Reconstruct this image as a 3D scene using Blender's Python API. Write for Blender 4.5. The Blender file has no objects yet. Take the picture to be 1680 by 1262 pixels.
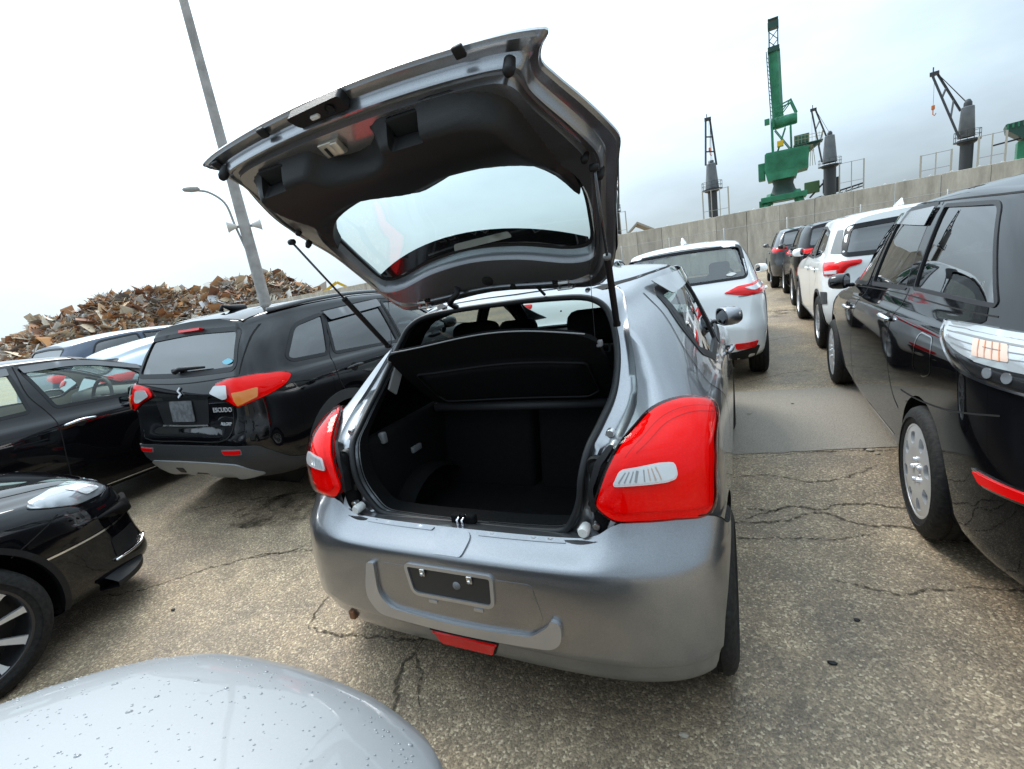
import bpy, bmesh, math, random
import numpy as np
from mathutils import Vector, Matrix, geometry
from mathutils.bvhtree import BVHTree
random.seed(7); rng = np.random.default_rng(7)
scn = bpy.context.scene
COL = scn.collection
R_ = math.radians

# ------------------------------------------------------------------ camera, sky, sun, exposure
cam_d = bpy.data.cameras.new('camera'); cam = bpy.data.objects.new('camera', cam_d); COL.objects.link(cam)
cam_d.sensor_width = 36; cam_d.lens = 16.504; cam_d.clip_start = 0.02; cam_d.clip_end = 5000
right = Vector((0.89960283, 0.40930133, -0.15227334)); down = Vector((-0.04011408, -0.26976232, -0.96209103)); fwd = Vector((-0.43486275, 0.87160812, -0.2262602))
m = Matrix((right, -down, -fwd)).transposed().to_4x4(); m.translation = (0.917, -1.1306, 1.531)
cam.matrix_world = m; scn.camera = cam
SUN_AZ, SUN_EL = R_(-58), R_(50)           # azimuth from +Y (clockwise positive)
sd = Vector((math.sin(SUN_AZ)*math.cos(SUN_EL), math.cos(SUN_AZ)*math.cos(SUN_EL), math.sin(SUN_EL)))
w = bpy.data.worlds.new('World'); scn.world = w; w.use_nodes = True
nt = w.node_tree; nt.nodes.clear(); N = nt.nodes.new; LK = nt.links.new
sky = N('ShaderNodeTexSky'); sky.sky_type = 'NISHITA'; sky.sun_disc = False; sky.sun_elevation = SUN_EL; sky.sun_rotation = SUN_AZ
sky.air_density = 1.0; sky.dust_density = 3.0
b1 = N('ShaderNodeBackground'); b1.inputs['Strength'].default_value = 0.10; LK(sky.outputs[0], b1.inputs[0])
tc = N('ShaderNodeTexCoord')
nz = N('ShaderNodeTexNoise'); nz.inputs['Scale'].default_value = 1.6; nz.inputs['Detail'].default_value = 6; nz.inputs['Roughness'].default_value = .55
mp = N('ShaderNodeMapping'); mp.inputs['Scale'].default_value = (1, 1, 2.6); mp.inputs['Location'].default_value = (3.1, 1.7, .4)
LK(tc.outputs['Generated'], mp.inputs[0]); LK(mp.outputs[0], nz.inputs['Vector'])
vd = N('ShaderNodeVectorMath'); vd.operation = 'DOT_PRODUCT'; vd.inputs[1].default_value = sd; LK(tc.outputs['Generated'], vd.inputs[0])
gl = N('ShaderNodeMapRange'); gl.inputs[1].default_value = 0.15; gl.inputs[2].default_value = 0.95; gl.inputs[3].default_value = 0; gl.inputs[4].default_value = 1.0; LK(vd.outputs['Value'], gl.inputs[0])
nm = N('ShaderNodeMapRange'); nm.inputs[1].default_value = .3; nm.inputs[2].default_value = .7; nm.inputs[3].default_value = -.34; nm.inputs[4].default_value = .36; LK(nz.outputs[0], nm.inputs[0])
ad = N('ShaderNodeMath'); ad.operation = 'ADD'; LK(gl.outputs[0], ad.inputs[0]); LK(nm.outputs[0], ad.inputs[1])
ad2 = N('ShaderNodeMath'); ad2.operation = 'ADD'; ad2.inputs[1].default_value = .0; LK(ad.outputs[0], ad2.inputs[0])
# overcast luminance: the zenith is about three times as bright as the horizon (CIE overcast sky), a broad glow where the sun stands behind the cloud
sx = N('ShaderNodeSeparateXYZ'); LK(tc.outputs['Generated'], sx.inputs[0])
zc = N('ShaderNodeClamp'); LK(sx.outputs['Z'], zc.inputs[0])
ci = N('ShaderNodeMath'); ci.operation = 'MULTIPLY_ADD'; ci.inputs[1].default_value = 2.0; ci.inputs[2].default_value = 1.0; LK(zc.outputs[0], ci.inputs[0])
sm1 = N('ShaderNodeMath'); sm1.operation = 'ADD'; sm1.inputs[1].default_value = 1.0; LK(ad2.outputs[0], sm1.inputs[0])
ml_ = N('ShaderNodeMath'); ml_.operation = 'MULTIPLY'; LK(ci.outputs[0], ml_.inputs[0]); LK(sm1.outputs[0], ml_.inputs[1])
cr = N('ShaderNodeMix'); cr.data_type = 'RGBA'; cr.blend_type = 'MULTIPLY'; cr.inputs[0].default_value = 1; cr.inputs[6].default_value = (.240, .294, .334, 1); LK(ml_.outputs[0], cr.inputs[7])
b2 = N('ShaderNodeBackground'); b2.inputs['Strength'].default_value = 1.0; LK(cr.outputs[2], b2.inputs[0])
mx = N('ShaderNodeMixShader'); mx.inputs[0].default_value = .88; LK(b1.outputs[0], mx.inputs[1]); LK(b2.outputs[0], mx.inputs[2])
wo = N('ShaderNodeOutputWorld'); LK(mx.outputs[0], wo.inputs[0])
ld = bpy.data.lights.new('sun', 'SUN'); ld.energy = 1.5; ld.angle = R_(24); ld.color = (1, .96, .9)
sun = bpy.data.objects.new('sun', ld); COL.objects.link(sun); sun.rotation_euler = (-sd).to_track_quat('-Z', 'Y').to_euler(); sun.location = (0, 0, 30)
scn.view_settings.view_transform = 'Standard'; scn.view_settings.look = 'None'; scn.view_settings.gamma = 1; scn.view_settings.exposure = 0.88
scn.view_settings.use_curve_mapping = False
scn.cycles.max_bounces = 8; scn.cycles.transparent_max_bounces = 16; scn.cycles.caustics_reflective = False; scn.cycles.caustics_refractive = False

# ------------------------------------------------------------------ materials
MATS = {}
def mat(name, base=(.5, .5, .5), rough=.5, metal=0., coat=0., coat_r=.03, spec=.5, fn=None, alpha=None, trans=0.):
    if name in MATS: return MATS[name]
    m = bpy.data.materials.new(name); m.use_nodes = True; t = m.node_tree; p = t.nodes['Principled BSDF']
    p.inputs['Base Color'].default_value = (*base, 1); p.inputs['Roughness'].default_value = rough; p.inputs['Metallic'].default_value = metal
    p.inputs['Coat Weight'].default_value = coat; p.inputs['Coat Roughness'].default_value = coat_r; p.inputs['Specular IOR Level'].default_value = spec
    p.inputs['Transmission Weight'].default_value = trans
    if fn: fn(t, p)
    MATS[name] = m; return m
def glass(name, tint, refl=1.0, rough=.01, ior=1.85):
    if name in MATS: return MATS[name]
    m = bpy.data.materials.new(name); m.use_nodes = True; t = m.node_tree; t.nodes.clear()
    tr = t.nodes.new('ShaderNodeBsdfTransparent'); tr.inputs[0].default_value = (*tint, 1)
    g = t.nodes.new('ShaderNodeBsdfGlossy'); g.inputs['Roughness'].default_value = rough; g.inputs[0].default_value = (refl, refl, refl, 1)
    f0 = ((ior-1)/(ior+1))**2      # Schlick reflectance, the same from both sides of the pane
    lw = t.nodes.new('ShaderNodeLayerWeight'); lw.inputs[0].default_value = .5
    pw = t.nodes.new('ShaderNodeMath'); pw.operation = 'POWER'; pw.inputs[1].default_value = 5; t.links.new(lw.outputs['Facing'], pw.inputs[0])
    fr = t.nodes.new('ShaderNodeMath'); fr.operation = 'MULTIPLY_ADD'; fr.inputs[1].default_value = 1-f0; fr.inputs[2].default_value = f0; t.links.new(pw.outputs[0], fr.inputs[0])
    mx = t.nodes.new('ShaderNodeMixShader'); o = t.nodes.new('ShaderNodeOutputMaterial')
    t.links.new(fr.outputs[0], mx.inputs[0]); t.links.new(tr.outputs[0], mx.inputs[1]); t.links.new(g.outputs[0], mx.inputs[2]); t.links.new(mx.outputs[0], o.inputs[0])
    MATS[name] = m; return m
def flake(scale, amt, base, dirt=.0):
    def fn(t, p):
        tc = t.nodes.new('ShaderNodeTexCoord'); v = t.nodes.new('ShaderNodeTexVoronoi'); v.inputs['Scale'].default_value = scale
        t.links.new(tc.outputs['Object'], v.inputs['Vector'])
        mr = t.nodes.new('ShaderNodeMapRange'); mr.inputs[3].default_value = 1-amt; mr.inputs[4].default_value = 1+amt
        t.links.new(v.outputs['Color'], mr.inputs[0])
        mm = t.nodes.new('ShaderNodeMix'); mm.data_type = 'RGBA'; mm.blend_type = 'MULTIPLY'; mm.inputs[0].default_value = 1; mm.inputs[6].default_value = (*base, 1)
        t.links.new(mr.outputs[0], mm.inputs[7]); t.links.new(mm.outputs[2], p.inputs['Base Color'])
        n = t.nodes.new('ShaderNodeTexNoise'); n.inputs['Scale'].default_value = 9; n.inputs['Detail'].default_value = 5
        t.links.new(tc.outputs['Object'], n.inputs['Vector'])
        r = t.nodes.new('ShaderNodeMapRange'); r.inputs[1].default_value = .35; r.inputs[2].default_value = .75; r.inputs[3].default_value = .015; r.inputs[4].default_value = .05+dirt
        t.links.new(n.outputs[0], r.inputs[0]); t.links.new(r.outputs[0], p.inputs['Coat Roughness'])
    return fn
def grain(scale, bump, c1, c2, rough=None):
    def fn(t, p):
        tc = t.nodes.new('ShaderNodeTexCoord'); n = t.nodes.new('ShaderNodeTexNoise'); n.inputs['Scale'].default_value = scale; n.inputs['Detail'].default_value = 4
        t.links.new(tc.outputs['Object'], n.inputs['Vector'])
        cr = t.nodes.new('ShaderNodeValToRGB'); cr.color_ramp.elements[0].position = .35; cr.color_ramp.elements[1].position = .7
        cr.color_ramp.elements[0].color = (*c1, 1); cr.color_ramp.elements[1].color = (*c2, 1)
        t.links.new(n.outputs[0], cr.inputs[0]); t.links.new(cr.outputs[0], p.inputs['Base Color'])
        b = t.nodes.new('ShaderNodeBump'); b.inputs['Strength'].default_value = bump; b.inputs['Distance'].default_value = .01
        t.links.new(n.outputs[0], b.inputs['Height']); t.links.new(b.outputs[0], p.inputs['Normal'])
    return fn
SILVER = mat('paint_silver_grey', (.255, .263, .28), .28, .85, 1., .03, fn=flake(900, .22, (.255, .263, .28)))
LSILVER = mat('paint_light_silver', (.50, .52, .54), .32, .55, 1., .03, fn=flake(900, .12, (.55, .57, .59)))
BLACK = mat('paint_black', (.0035, .0035, .0045), .035, 0., 0., .02, spec=.55)
DGREY = mat('paint_dark_grey', (.025, .027, .032), .3, .3, 1., .03, fn=flake(600, .3, (.035, .037, .042)))
NAVY = mat('paint_dark_blue', (.03, .05, .09), .3, .3, 1., .03, fn=flake(600, .3, (.03, .05, .09)))
WHITE = mat('paint_white', (.86, .87, .86), .3, 0., 1., .03, fn=flake(700, .02, (.86, .87, .86)))
BLUEGREY = mat('paint_blue_grey', (.33, .38, .43), .32, .5, 1., .03)
GL_DARK = glass('glass_privacy', (.05, .055, .06), ior=2.4); GL_MID = glass('glass_tinted', (.42, .47, .45), ior=2.1); GL_CLEAR = glass('glass_clear', (.84, .93, .88), ior=1.6); GL_GATE = glass('glass_gate', (.72, .80, .78))
RUB = mat('rubber_seal', (.010, .011, .013), .5, spec=.4)
PLA = mat('plastic_black', (.008, .008, .009), .5, spec=.3, fn=grain(300, .15, (.006, .006, .007), (.011, .011, .012)))
PLG = mat('plastic_grey', (.16, .165, .17), .45)
GAP = mat('panel_gap', (.004, .004, .004), .9)
CHR = mat('chrome', (.8, .8, .82), .12, 1.)
STEEL = mat('zinc_steel', (.62, .62, .61), .3, 1.)
ALLOY = mat('alloy_silver', (.68, .69, .71), .32, .6, .4)
BADGE = mat('badge_silver', (.72, .73, .75), .3, .35, .5)
ALLOYD = mat('alloy_dark', (.02, .02, .022), .3, .2, .6)
TYRE = mat('tyre_rubber', (.014, .014, .014), .75, spec=.3, fn=grain(60, .3, (.008, .008, .0085), (.022, .021, .019)))
INT = mat('interior_black', (.004, .004, .0045), .85, spec=.12, fn=grain(220, .3, (.004, .004, .0043), (.0075, .0075, .008)))
INTG = mat('interior_grey', (.06, .06, .062), .8)
INTB = mat('interior_beige', (.45, .42, .36), .8)
RED = mat('lamp_red', (.80, .003, .004), .2, 0., .6, .03, spec=.25)
def refl_fn(c1, c2):
    def fn(t, p):
        n = t.nodes.new; L = t.links.new; tc = n('ShaderNodeTexCoord'); mp = n('ShaderNodeMapping'); mp.inputs['Scale'].default_value = (1, 1, 1.6); L(tc.outputs['Object'], mp.inputs[0])
        v = n('ShaderNodeTexVoronoi'); v.distance = 'CHEBYCHEV'; v.inputs['Scale'].default_value = 85; v.inputs['Randomness'].default_value = .15; L(mp.outputs[0], v.inputs['Vector'])
        c = n('ShaderNodeValToRGB'); c.color_ramp.elements[0].color = (*c1, 1); c.color_ramp.elements[1].color = (*c2, 1); c.color_ramp.elements[1].position = .75; L(v.outputs['Distance'], c.inputs[0]); L(c.outputs[0], p.inputs['Base Color'])
        b = n('ShaderNodeBump'); b.inputs['Strength'].default_value = .35; b.inputs['Distance'].default_value = .003; L(v.outputs['Distance'], b.inputs['Height']); L(b.outputs[0], p.inputs['Normal'])
    return fn
LENSR = glass('lens_red', (1, .22, .20), ior=1.35); REFR = mat('lamp_red_reflector', (.95, .01, .01), .35, 0, 0, spec=.2, fn=refl_fn((1, .025, .02), (.88, .012, .01)))
REDD = mat('lamp_red_dark', (.62, .004, .005), .3, 0., 0., .02, spec=.2)
LCL = mat('lamp_clear', (.62, .64, .65), .18, .35, 1., .02)
AMB = mat('lamp_amber', (.75, .22, .02), .2, 0., 1., .02)
def mirror_fn(t, p): pass
MIR = mat('mirror_glass', (.35, .37, .40), .02, 1.)
WHT = mat('white_plastic', (.7, .7, .68), .4)

# ------------------------------------------------------------------ helpers
def tag(o, label=None, cat=None, group=None, kind=None):
    if label: o['label'] = label
    if cat: o['category'] = cat
    if group: o['group'] = group
    if kind: o['kind'] = kind
    return o
def empty(name, loc=(0, 0, 0), rz=0, parent=None):
    o = bpy.data.objects.new(name, None); COL.objects.link(o); o.location = loc; o.rotation_euler = (0, 0, rz); o.parent = parent; o.empty_display_size = .2
    return o
def mobj(name, V, F, mt, parent=None, smooth=True, sharp=None):
    me = bpy.data.meshes.new(name); me.from_pydata([tuple(v) for v in V], [], [tuple(f) for f in F]); me.update()
    if smooth: me.polygons.foreach_set('use_smooth', [True]*len(me.polygons))
    if sharp:
        bm = bmesh.new(); bm.from_mesh(me)
        for e in bm.edges:
            if len(e.link_faces) == 2 and e.calc_face_angle(0) > sharp: e.smooth = False
        bm.to_mesh(me); bm.free()
    for q in (mt if isinstance(mt, (list, tuple)) else [mt]): me.materials.append(q)
    o = bpy.data.objects.new(name, me); COL.objects.link(o); o.parent = parent
    return o
class MB:
    """collects shapes that belong to ONE part"""
    def __init__(s): s.V = []; s.F = []
    def add(s, V, F):
        k = len(s.V); s.V += [tuple(v) for v in V]; s.F += [tuple(i+k for i in f) for f in F]; return s
    def box(s, c, d, rot=None, bev=0.):
        hx, hy, hz = d[0]/2, d[1]/2, d[2]/2
        bm = bmesh.new(); bmesh.ops.create_cube(bm, size=1)
        for v in bm.verts: v.co = Vector((v.co.x*d[0], v.co.y*d[1], v.co.z*d[2]))
        if bev: bmesh.ops.bevel(bm, geom=bm.edges[:], offset=min(bev, min(d)*.49), segments=3, profile=.5, affect='EDGES')
        M = (rot.to_4x4() if rot else Matrix.Identity(4)); c = Vector(c)
        bm.verts.index_update()
        s.add([M @ v.co + c for v in bm.verts], [[v.index for v in f.verts] for f in bm.faces]); bm.free(); return s
    def tube(s, P, r, n=8, closed=False, cap=True):
        P = [Vector(p) for p in P]; m = len(P); rr = r if hasattr(r, '__len__') else [r]*m
        V = []; up = Vector((0, 0, 1)); prev = None
        for i, p in enumerate(P):
            t = (P[(i+1) % m]-P[i-1]) if closed else (P[min(i+1, m-1)]-P[max(i-1, 0)])
            t.normalize()
            if prev is None:
                a = up if abs(t.z) < .9 else Vector((1, 0, 0)); u = t.cross(a).normalized()
            else: u = (prev - t*prev.dot(t)).normalized()
            prev = u; v = t.cross(u)
            for k in range(n):
                an = 2*math.pi*k/n; V.append(p + (u*math.cos(an)+v*math.sin(an))*rr[i])
        F = []
        for i in range(m if closed else m-1):
            j = (i+1) % m
            for k in range(n): F.append((i*n+k, i*n+(k+1) % n, j*n+(k+1) % n, j*n+k))
        if cap and not closed: F += [tuple(range(n-1, -1, -1)), tuple(range((m-1)*n, m*n))]
        return s.add(V, F)
    def lathe(s, prof, n=32, axis='z', c=(0, 0, 0), closed=False):
        V = []; m = len(prof)
        for k in range(n):
            a = 2*math.pi*k/n; ca, sa = math.cos(a), math.sin(a)
            for r, h in prof:
                p = {'z': (r*ca, r*sa, h), 'x': (h, r*ca, r*sa), 'y': (r*ca, h, -r*sa)}[axis]
                V.append((p[0]+c[0], p[1]+c[1], p[2]+c[2]))
        F = []
        for k in range(n):
            k2 = (k+1) % n
            for i in range(m if closed else m-1):
                j = (i+1) % m; F.append((k*m+i, k2*m+i, k2*m+j, k*m+j))
        return s.add(V, F)
    def prism(s, loop, h, M):
        """loop: 2D outline, extruded h along local z, placed by matrix M"""
        n = len(loop); V = [M @ Vector((a, b, 0)) for a, b in loop] + [M @ Vector((a, b, h)) for a, b in loop]
        F = [tuple(range(n-1, -1, -1)), tuple(range(n, 2*n))] + [(i, (i+1) % n, n+(i+1) % n, n+i) for i in range(n)]
        return s.add(V, F)
    def bar(s, a, b, w, h=None, roll=0):
        a, b = Vector(a), Vector(b); d = b-a; L = d.length; q = d.to_track_quat('Z', 'Y').to_matrix() @ Matrix.Rotation(roll, 3, 'Z')
        return s.box((a+b)/2, (w, h or w, L), q)
    def build(s, name, mt, parent=None, smooth=False, sharp=None): return mobj(name, s.V, s.F, mt, parent, smooth, sharp)

def pchip(keys):
    x = np.array([k[0] for k in keys], float); y = np.array([k[1] for k in keys], float)
    h = np.diff(x); d = np.diff(y)/h; m = np.zeros(len(x))
    for i in range(1, len(x)-1):
        if d[i-1]*d[i] > 0: m[i] = 2*d[i-1]*d[i]/(d[i-1]+d[i])
    m[0], m[-1] = d[0], d[-1]
    def f(t):
        t = np.clip(np.asarray(t, float), x[0], x[-1]); i = np.clip(np.searchsorted(x, t)-1, 0, len(h)-1); s = (t-x[i])/h[i]
        return (2*s**3-3*s**2+1)*y[i] + (s**3-2*s**2+s)*h[i]*m[i] + (-2*s**3+3*s**2)*y[i+1] + (s**3-s**2)*h[i]*m[i+1]
    return f
def crom(P, n=6, closed=True):
    """centripetal-like Catmull-Rom through P"""
    P = np.array(P, float); m = len(P); out = []
    for i in range(m if closed else m-1):
        p1, p2 = P[i], P[(i+1) % m]
        p0 = P[i-1] if (closed or i > 0) else 2*p1-p2
        p3 = P[(i+2) % m] if (closed or i < m-2) else 2*p2-p1
        d1 = max(np.linalg.norm(p2-p1), 1e-6); d0 = max(np.linalg.norm(p1-p0), 1e-6); d2 = max(np.linalg.norm(p3-p2), 1e-6)
        a, b, c = d0**.5, d1**.5, d2**.5
        t1 = (p1-p0)/a-(p2-p0)/(a+b)+(p2-p1)/b; t2 = (p2-p1)/b-(p3-p1)/(b+c)+(p3-p2)/c
        t1 *= b; t2 *= b
        for k in range(n):
            s = k/n; out.append((2*s**3-3*s**2+1)*p1+(s**3-2*s**2+s)*t1+(-2*s**3+3*s**2)*p2+(s**3-s**2)*t2)
    if not closed: out.append(P[-1])
    return np.array(out)
def rl(P, r=.04, n=5):
    """polygon with rounded corners; a point may carry its own radius as third value"""
    out = []; m = len(P)
    for i in range(m):
        p = np.array(P[i][:2], float); rr = P[i][2] if len(P[i]) > 2 else r
        a = np.array(P[i-1][:2], float)-p; b = np.array(P[(i+1) % m][:2], float)-p; la, lb = np.linalg.norm(a), np.linalg.norm(b)
        ra, rb = min(rr, la*.45), min(rr, lb*.45)
        if rr < 1e-4: out.append(p); continue
        A, B = p+a/la*ra, p+b/lb*rb
        for k in range(n+1):
            s = k/n; out.append((1-s)**2*A+2*s*(1-s)*p+s*s*B)
    return np.array(out)
def resample(L, d, closed=True):
    L = np.array(L, float); Q = np.vstack([L, L[:1]]) if closed else L
    out = []
    for i in range(len(Q)-1):
        n = max(1, int(math.ceil(np.linalg.norm(Q[i+1]-Q[i])/d)))
        for k in range(n): out.append(Q[i]+(Q[i+1]-Q[i])*k/n)
    if not closed: out.append(Q[-1])
    return np.array(out)
def inpoly(pts, L):
    pts = np.atleast_2d(pts); x, y = pts[:, 0], pts[:, 1]; r = np.zeros(len(pts), bool); L = np.asarray(L); j = len(L)-1
    for i in range(len(L)):
        xi, yi = L[i]; xj, yj = L[j]
        if yi != yj:
            c = ((yi > y) != (yj > y)) & (x < (xj-xi)*(y-yi)/(yj-yi)+xi); r ^= c
        j = i
    return r
def offs(L, d):
    """grow (+) / shrink (-) a closed outline"""
    L = np.asarray(L, float); a = np.sum(L[:, 0]*np.roll(L[:, 1], -1)-np.roll(L[:, 0], -1)*L[:, 1])
    t = np.roll(L, -1, 0)-np.roll(L, 1, 0); t /= np.maximum(np.linalg.norm(t, axis=1, keepdims=True), 1e-9)
    n = np.stack([t[:, 1], -t[:, 0]], 1)*(1 if a > 0 else -1)
    return L+n*d
def tess(loop, holes=(), res=.04):
    """triangulate an outline with interior points; returns verts2d, tris, boundary index loops"""
    loop = resample(loop, res); holes = [resample(h, res) for h in holes]
    pts = list(map(tuple, loop)); E = [(i, (i+1) % len(loop)) for i in range(len(loop))]; loops = [list(range(len(loop)))]
    for h in holes:
        k = len(pts); pts += list(map(tuple, h)); E += [(k+i, k+(i+1) % len(h)) for i in range(len(h))]; loops.append(list(range(k, k+len(h))))
    lo, hi = loop.min(0), loop.max(0)
    gx = np.arange(lo[0]+res*.5, hi[0], res); gy = np.arange(lo[1]+res*.5, hi[1], res*.866)
    G = np.array([(x+(res*.5 if j % 2 else 0), y) for j, y in enumerate(gy) for x in gx]) if len(gx) and len(gy) else np.zeros((0, 2))
    if len(G):
        ok = inpoly(G, loop)
        for h in holes: ok &= ~inpoly(G, h)
        B = np.array(pts); G = G[ok]
        if len(G):
            dmin = np.min(np.linalg.norm(G[:, None]-B[None], axis=2), axis=1); pts += list(map(tuple, G[dmin > res*.45]))
    v, e, f, ov, oe, of = geometry.delaunay_2d_cdt([Vector(p) for p in pts], E, [], 0, 1e-6)
    V = np.array([tuple(p) for p in v]); T = np.array([tuple(t) for t in f if len(t) == 3])
    cc = V[T].mean(1); ok = inpoly(cc, loop)
    for h in holes: ok &= ~inpoly(cc, h)
    T = T[ok]
    ar = (V[T[:, 1], 0]-V[T[:, 0], 0])*(V[T[:, 2], 1]-V[T[:, 0], 1])-(V[T[:, 2], 0]-V[T[:, 0], 0])*(V[T[:, 1], 1]-V[T[:, 0], 1])
    T[ar < 0] = T[ar < 0][:, ::-1]
    mp = {}
    for i, o in enumerate(ov):
        for k in o: mp[k] = i
    loops = [[mp.get(i, i) for i in l] for l in loops]
    return V, T, loops
def sheet(loop, mapf, thick, holes=(), res=.04, flip=False):
    """a plate: mapf(a,b) -> (pos, normal). Front face, plus rim walls of depth `thick` on all boundaries"""
    V2, T, loops = tess(loop, holes, res)
    P = []; Nn = []
    for a, b in V2:
        p, n = mapf(a, b); P.append(Vector(p)); Nn.append(Vector(n))
    V = list(P); F = [tuple(t) for t in T]
    # orient to the normal
    t = T[len(T)//2]; fn = (P[t[1]]-P[t[0]]).cross(P[t[2]]-P[t[0]])
    rev = fn.dot(Nn[t[0]]) < 0
    if rev: F = [f[::-1] for f in F]
    if thick:
        for li, l in enumerate(loops):
            k = len(V); m = len(l); V += [P[i].copy() for i in l]; V += [P[i]-Nn[i]*thick for i in l]
            for i in range(m):
                j = (i+1) % m; V_ = (k+i, k+m+i, k+m+j, k+j); F.append(V_ if not rev else V_[::-1])
    return V, F

def segdist(a, b, A, B):
    """distance from (a,b) to the closed outline given by segments A->B"""
    d = B-A; q = np.array((a, b))-A; t = np.clip(np.sum(q*d, 1)/np.maximum(np.sum(d*d, 1), 1e-12), 0, 1); r = q-d*t[:, None]
    return math.sqrt(np.min(np.sum(r*r, 1)))
# ------------------------------------------------------------------ cars
def sstep(a, b, x):
    t = np.clip((np.asarray(x, float)-a)/(b-a), 0, 1); return t*t*(3-2*t)
class Car:
    """A car: local x right, y forward (rear bumper at y=0), z up. A lofted shell carries panels laid onto it by ray casts."""
    def __init__(s, name, label, loc, rz, sp, paint, group=None):
        s.root = empty(name, (loc[0], loc[1], 0), rz); tag(s.root, label, 'car', group); s.sp = sp; s.paint = paint
        s.shell(sp)
    def shell(s, sp):
        L = sp['L']; top, belt, wm, wr, zb = (pchip(sp[k]) for k in ('top', 'belt', 'wm', 'wr', 'zb'))
        yr, yf = pchip(sp['yr']), pchip(sp['yf']); m0r, m0f = pchip(sp['m0r']), pchip(sp['m0f'])
        F, Ff, rcr, rcf = sp.get('F', 1.8), sp.get('Ff', 1.2), sp.get('rcr', .4), sp.get('rcf', .6)
        zm = sp.get('zmid', .60); crown = sp.get('crown', .05)
        e = rcr*(1-np.cos(np.linspace(0, math.pi/2, 12))); e2 = L-rcf*(1-np.cos(np.linspace(0, math.pi/2, 14)))[::-1]
        ys = np.concatenate([e, np.linspace(rcr, L-rcf, int((L-rcr-rcf)/.055)+2)[1:-1], e2])
        rings = []
        for y in ys:
            W, B, b, wR, T = wm(y), zb(y), belt(y), wr(y), top(y); zr = T-crown
            wl = W*sp.get('wl', .935)
            sh = sp.get('shoulder', .0)
            gz = lambda t: b+(zr-b)*t
            P = [(0, B), (W*.5, B), (W*.86, B+.005), (W*.962, B+.055), (W*.985, B+.16), (W*.997, zm-.08), (W, zm+.02), (W*(.996-sh), b-.15), (W*.985, b-.075), (W*.962, b-.022), (wl, b+.008),
                 (wl+(wR-wl)*.33+.008, gz(.34)), (wl+(wR-wl)*.68+.008, gz(.69)), (wR+.012, zr-.045 if zr-b > .2 else gz(.85)), (wR-.02, zr+.004), (wR-.09, zr+.024), (wR*.55, T-.011), (0, T)]
            C = crom(P, 3, False)
            X, Z = C[:, 0].copy(), C[:, 1]
            q = np.clip(1-y/rcr, 0, 1); X *= 1-(1-m0r(Z))*(1-np.sqrt(np.clip(1-q*q, 0, 1)))
            q = np.clip(1-(L-y)/rcf, 0, 1); X *= 1-(1-m0f(Z))*(1-np.sqrt(np.clip(1-q*q, 0, 1)))
            rings.append((y, X, Z))
        def fy(y, Z): return y+yr(Z)*np.clip(1-y/F, 0, 1)-yf(Z)*np.clip(1-(L-y)/Ff, 0, 1)
        full = []
        for y, X, Z in rings:
            Y = fy(y, Z); r = np.stack([X, Y, Z], 1); l = r[1:-1][::-1].copy(); l[:, 0] *= -1
            full.append(np.vstack([r, l]))
        def cap(y, X, Z):
            zc = (Z.min()+Z.max())/2; out = []
            for q in np.concatenate([np.linspace(.975, .06, 26), [.02]]):
                x, z = X*q, zc+(Z-zc)*q; r = np.stack([x, fy(y, z), z], 1); l = r[1:-1][::-1].copy(); l[:, 0] *= -1; out.append(np.vstack([r, l]))
            return out
        R = cap(*rings[0])[::-1]+full+cap(*rings[-1]); n = len(R[0]); V = np.vstack(R); Fc = []
        for i in range(len(R)-1):
            for k in range(n):
                k2 = (k+1) % n; Fc.append((i*n+k, i*n+k2, (i+1)*n+k2, (i+1)*n+k))
        s.V = V; s.F = np.array(Fc)
        # orient outward
        p = V[s.F]; c = p.mean(1); nn = np.cross(p[:, 2]-p[:, 0], p[:, 3]-p[:, 1])
        if np.mean(np.einsum('ij,ij->i', nn, c-V.mean(0)) > 0) < .5: s.F = s.F[:, ::-1]
        s.bvh = BVHTree.FromPolygons([tuple(v) for v in V], [tuple(f) for f in s.F])
        s.ends = (tuple(range(n)), tuple(range((len(R)-1)*n, len(R)*n)))
    def cast(s, th, a, b):
        """th: view azimuth in degrees (0 rear, 90 right side, 180 front) or 'T' for top. Returns point, outward normal"""
        if th == 'T': o, d = Vector((a, b, 4)), Vector((0, 0, -1))
        else:
            t = R_(th); u = Vector((math.cos(t), math.sin(t), 0)); d = Vector((-math.sin(t), math.cos(t), 0)); o = u*a+Vector((0, 0, b))-d*8
        h, n, i, _ = s.bvh.ray_cast(o, d)
        if h is None:
            q = o+d*8 if th != 'T' else Vector((a, b, 1))
            h, n, i, _ = s.bvh.find_nearest(q)
        if n.dot(d) > 0: n = -n
        return h, n
    def proj(s, th, P):
        if th == 'T': return P[:, :2]
        t = R_(th); return np.stack([P[:, 0]*math.cos(t)+P[:, 1]*math.sin(t), P[:, 2]], 1)
    def cut(s, th, loop, both=False):
        for sg in ((1, -1) if both else (1,)):
            V = s.V.copy(); V[:, 0] *= sg
            d = np.array((0, 0, -1.)) if th == 'T' else np.array((-math.sin(R_(th)), math.cos(R_(th)), 0))
            Q = s.proj(th, V); p = V[s.F]; c = Q[s.F].mean(1); nn = np.cross(p[:, 2]-p[:, 0], p[:, 3]-p[:, 1])*sg
            dele = inpoly(c, loop) & (nn @ d < 0)
            kept = s.F[~dele]; bd = np.intersect1d(np.unique(s.F[dele]), np.unique(kept))
            Lr = resample(loop, .01)
            for i in bd:
                k = np.argmin(np.sum((Lr-Q[i])**2, 1)); h, n = s.cast(th, *Lr[k])
                if (np.array(h)-V[i]) @ (np.array(h)-V[i]) < .02: s.V[i] = (h.x*sg, h.y, h.z)
            s.F = kept
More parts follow.
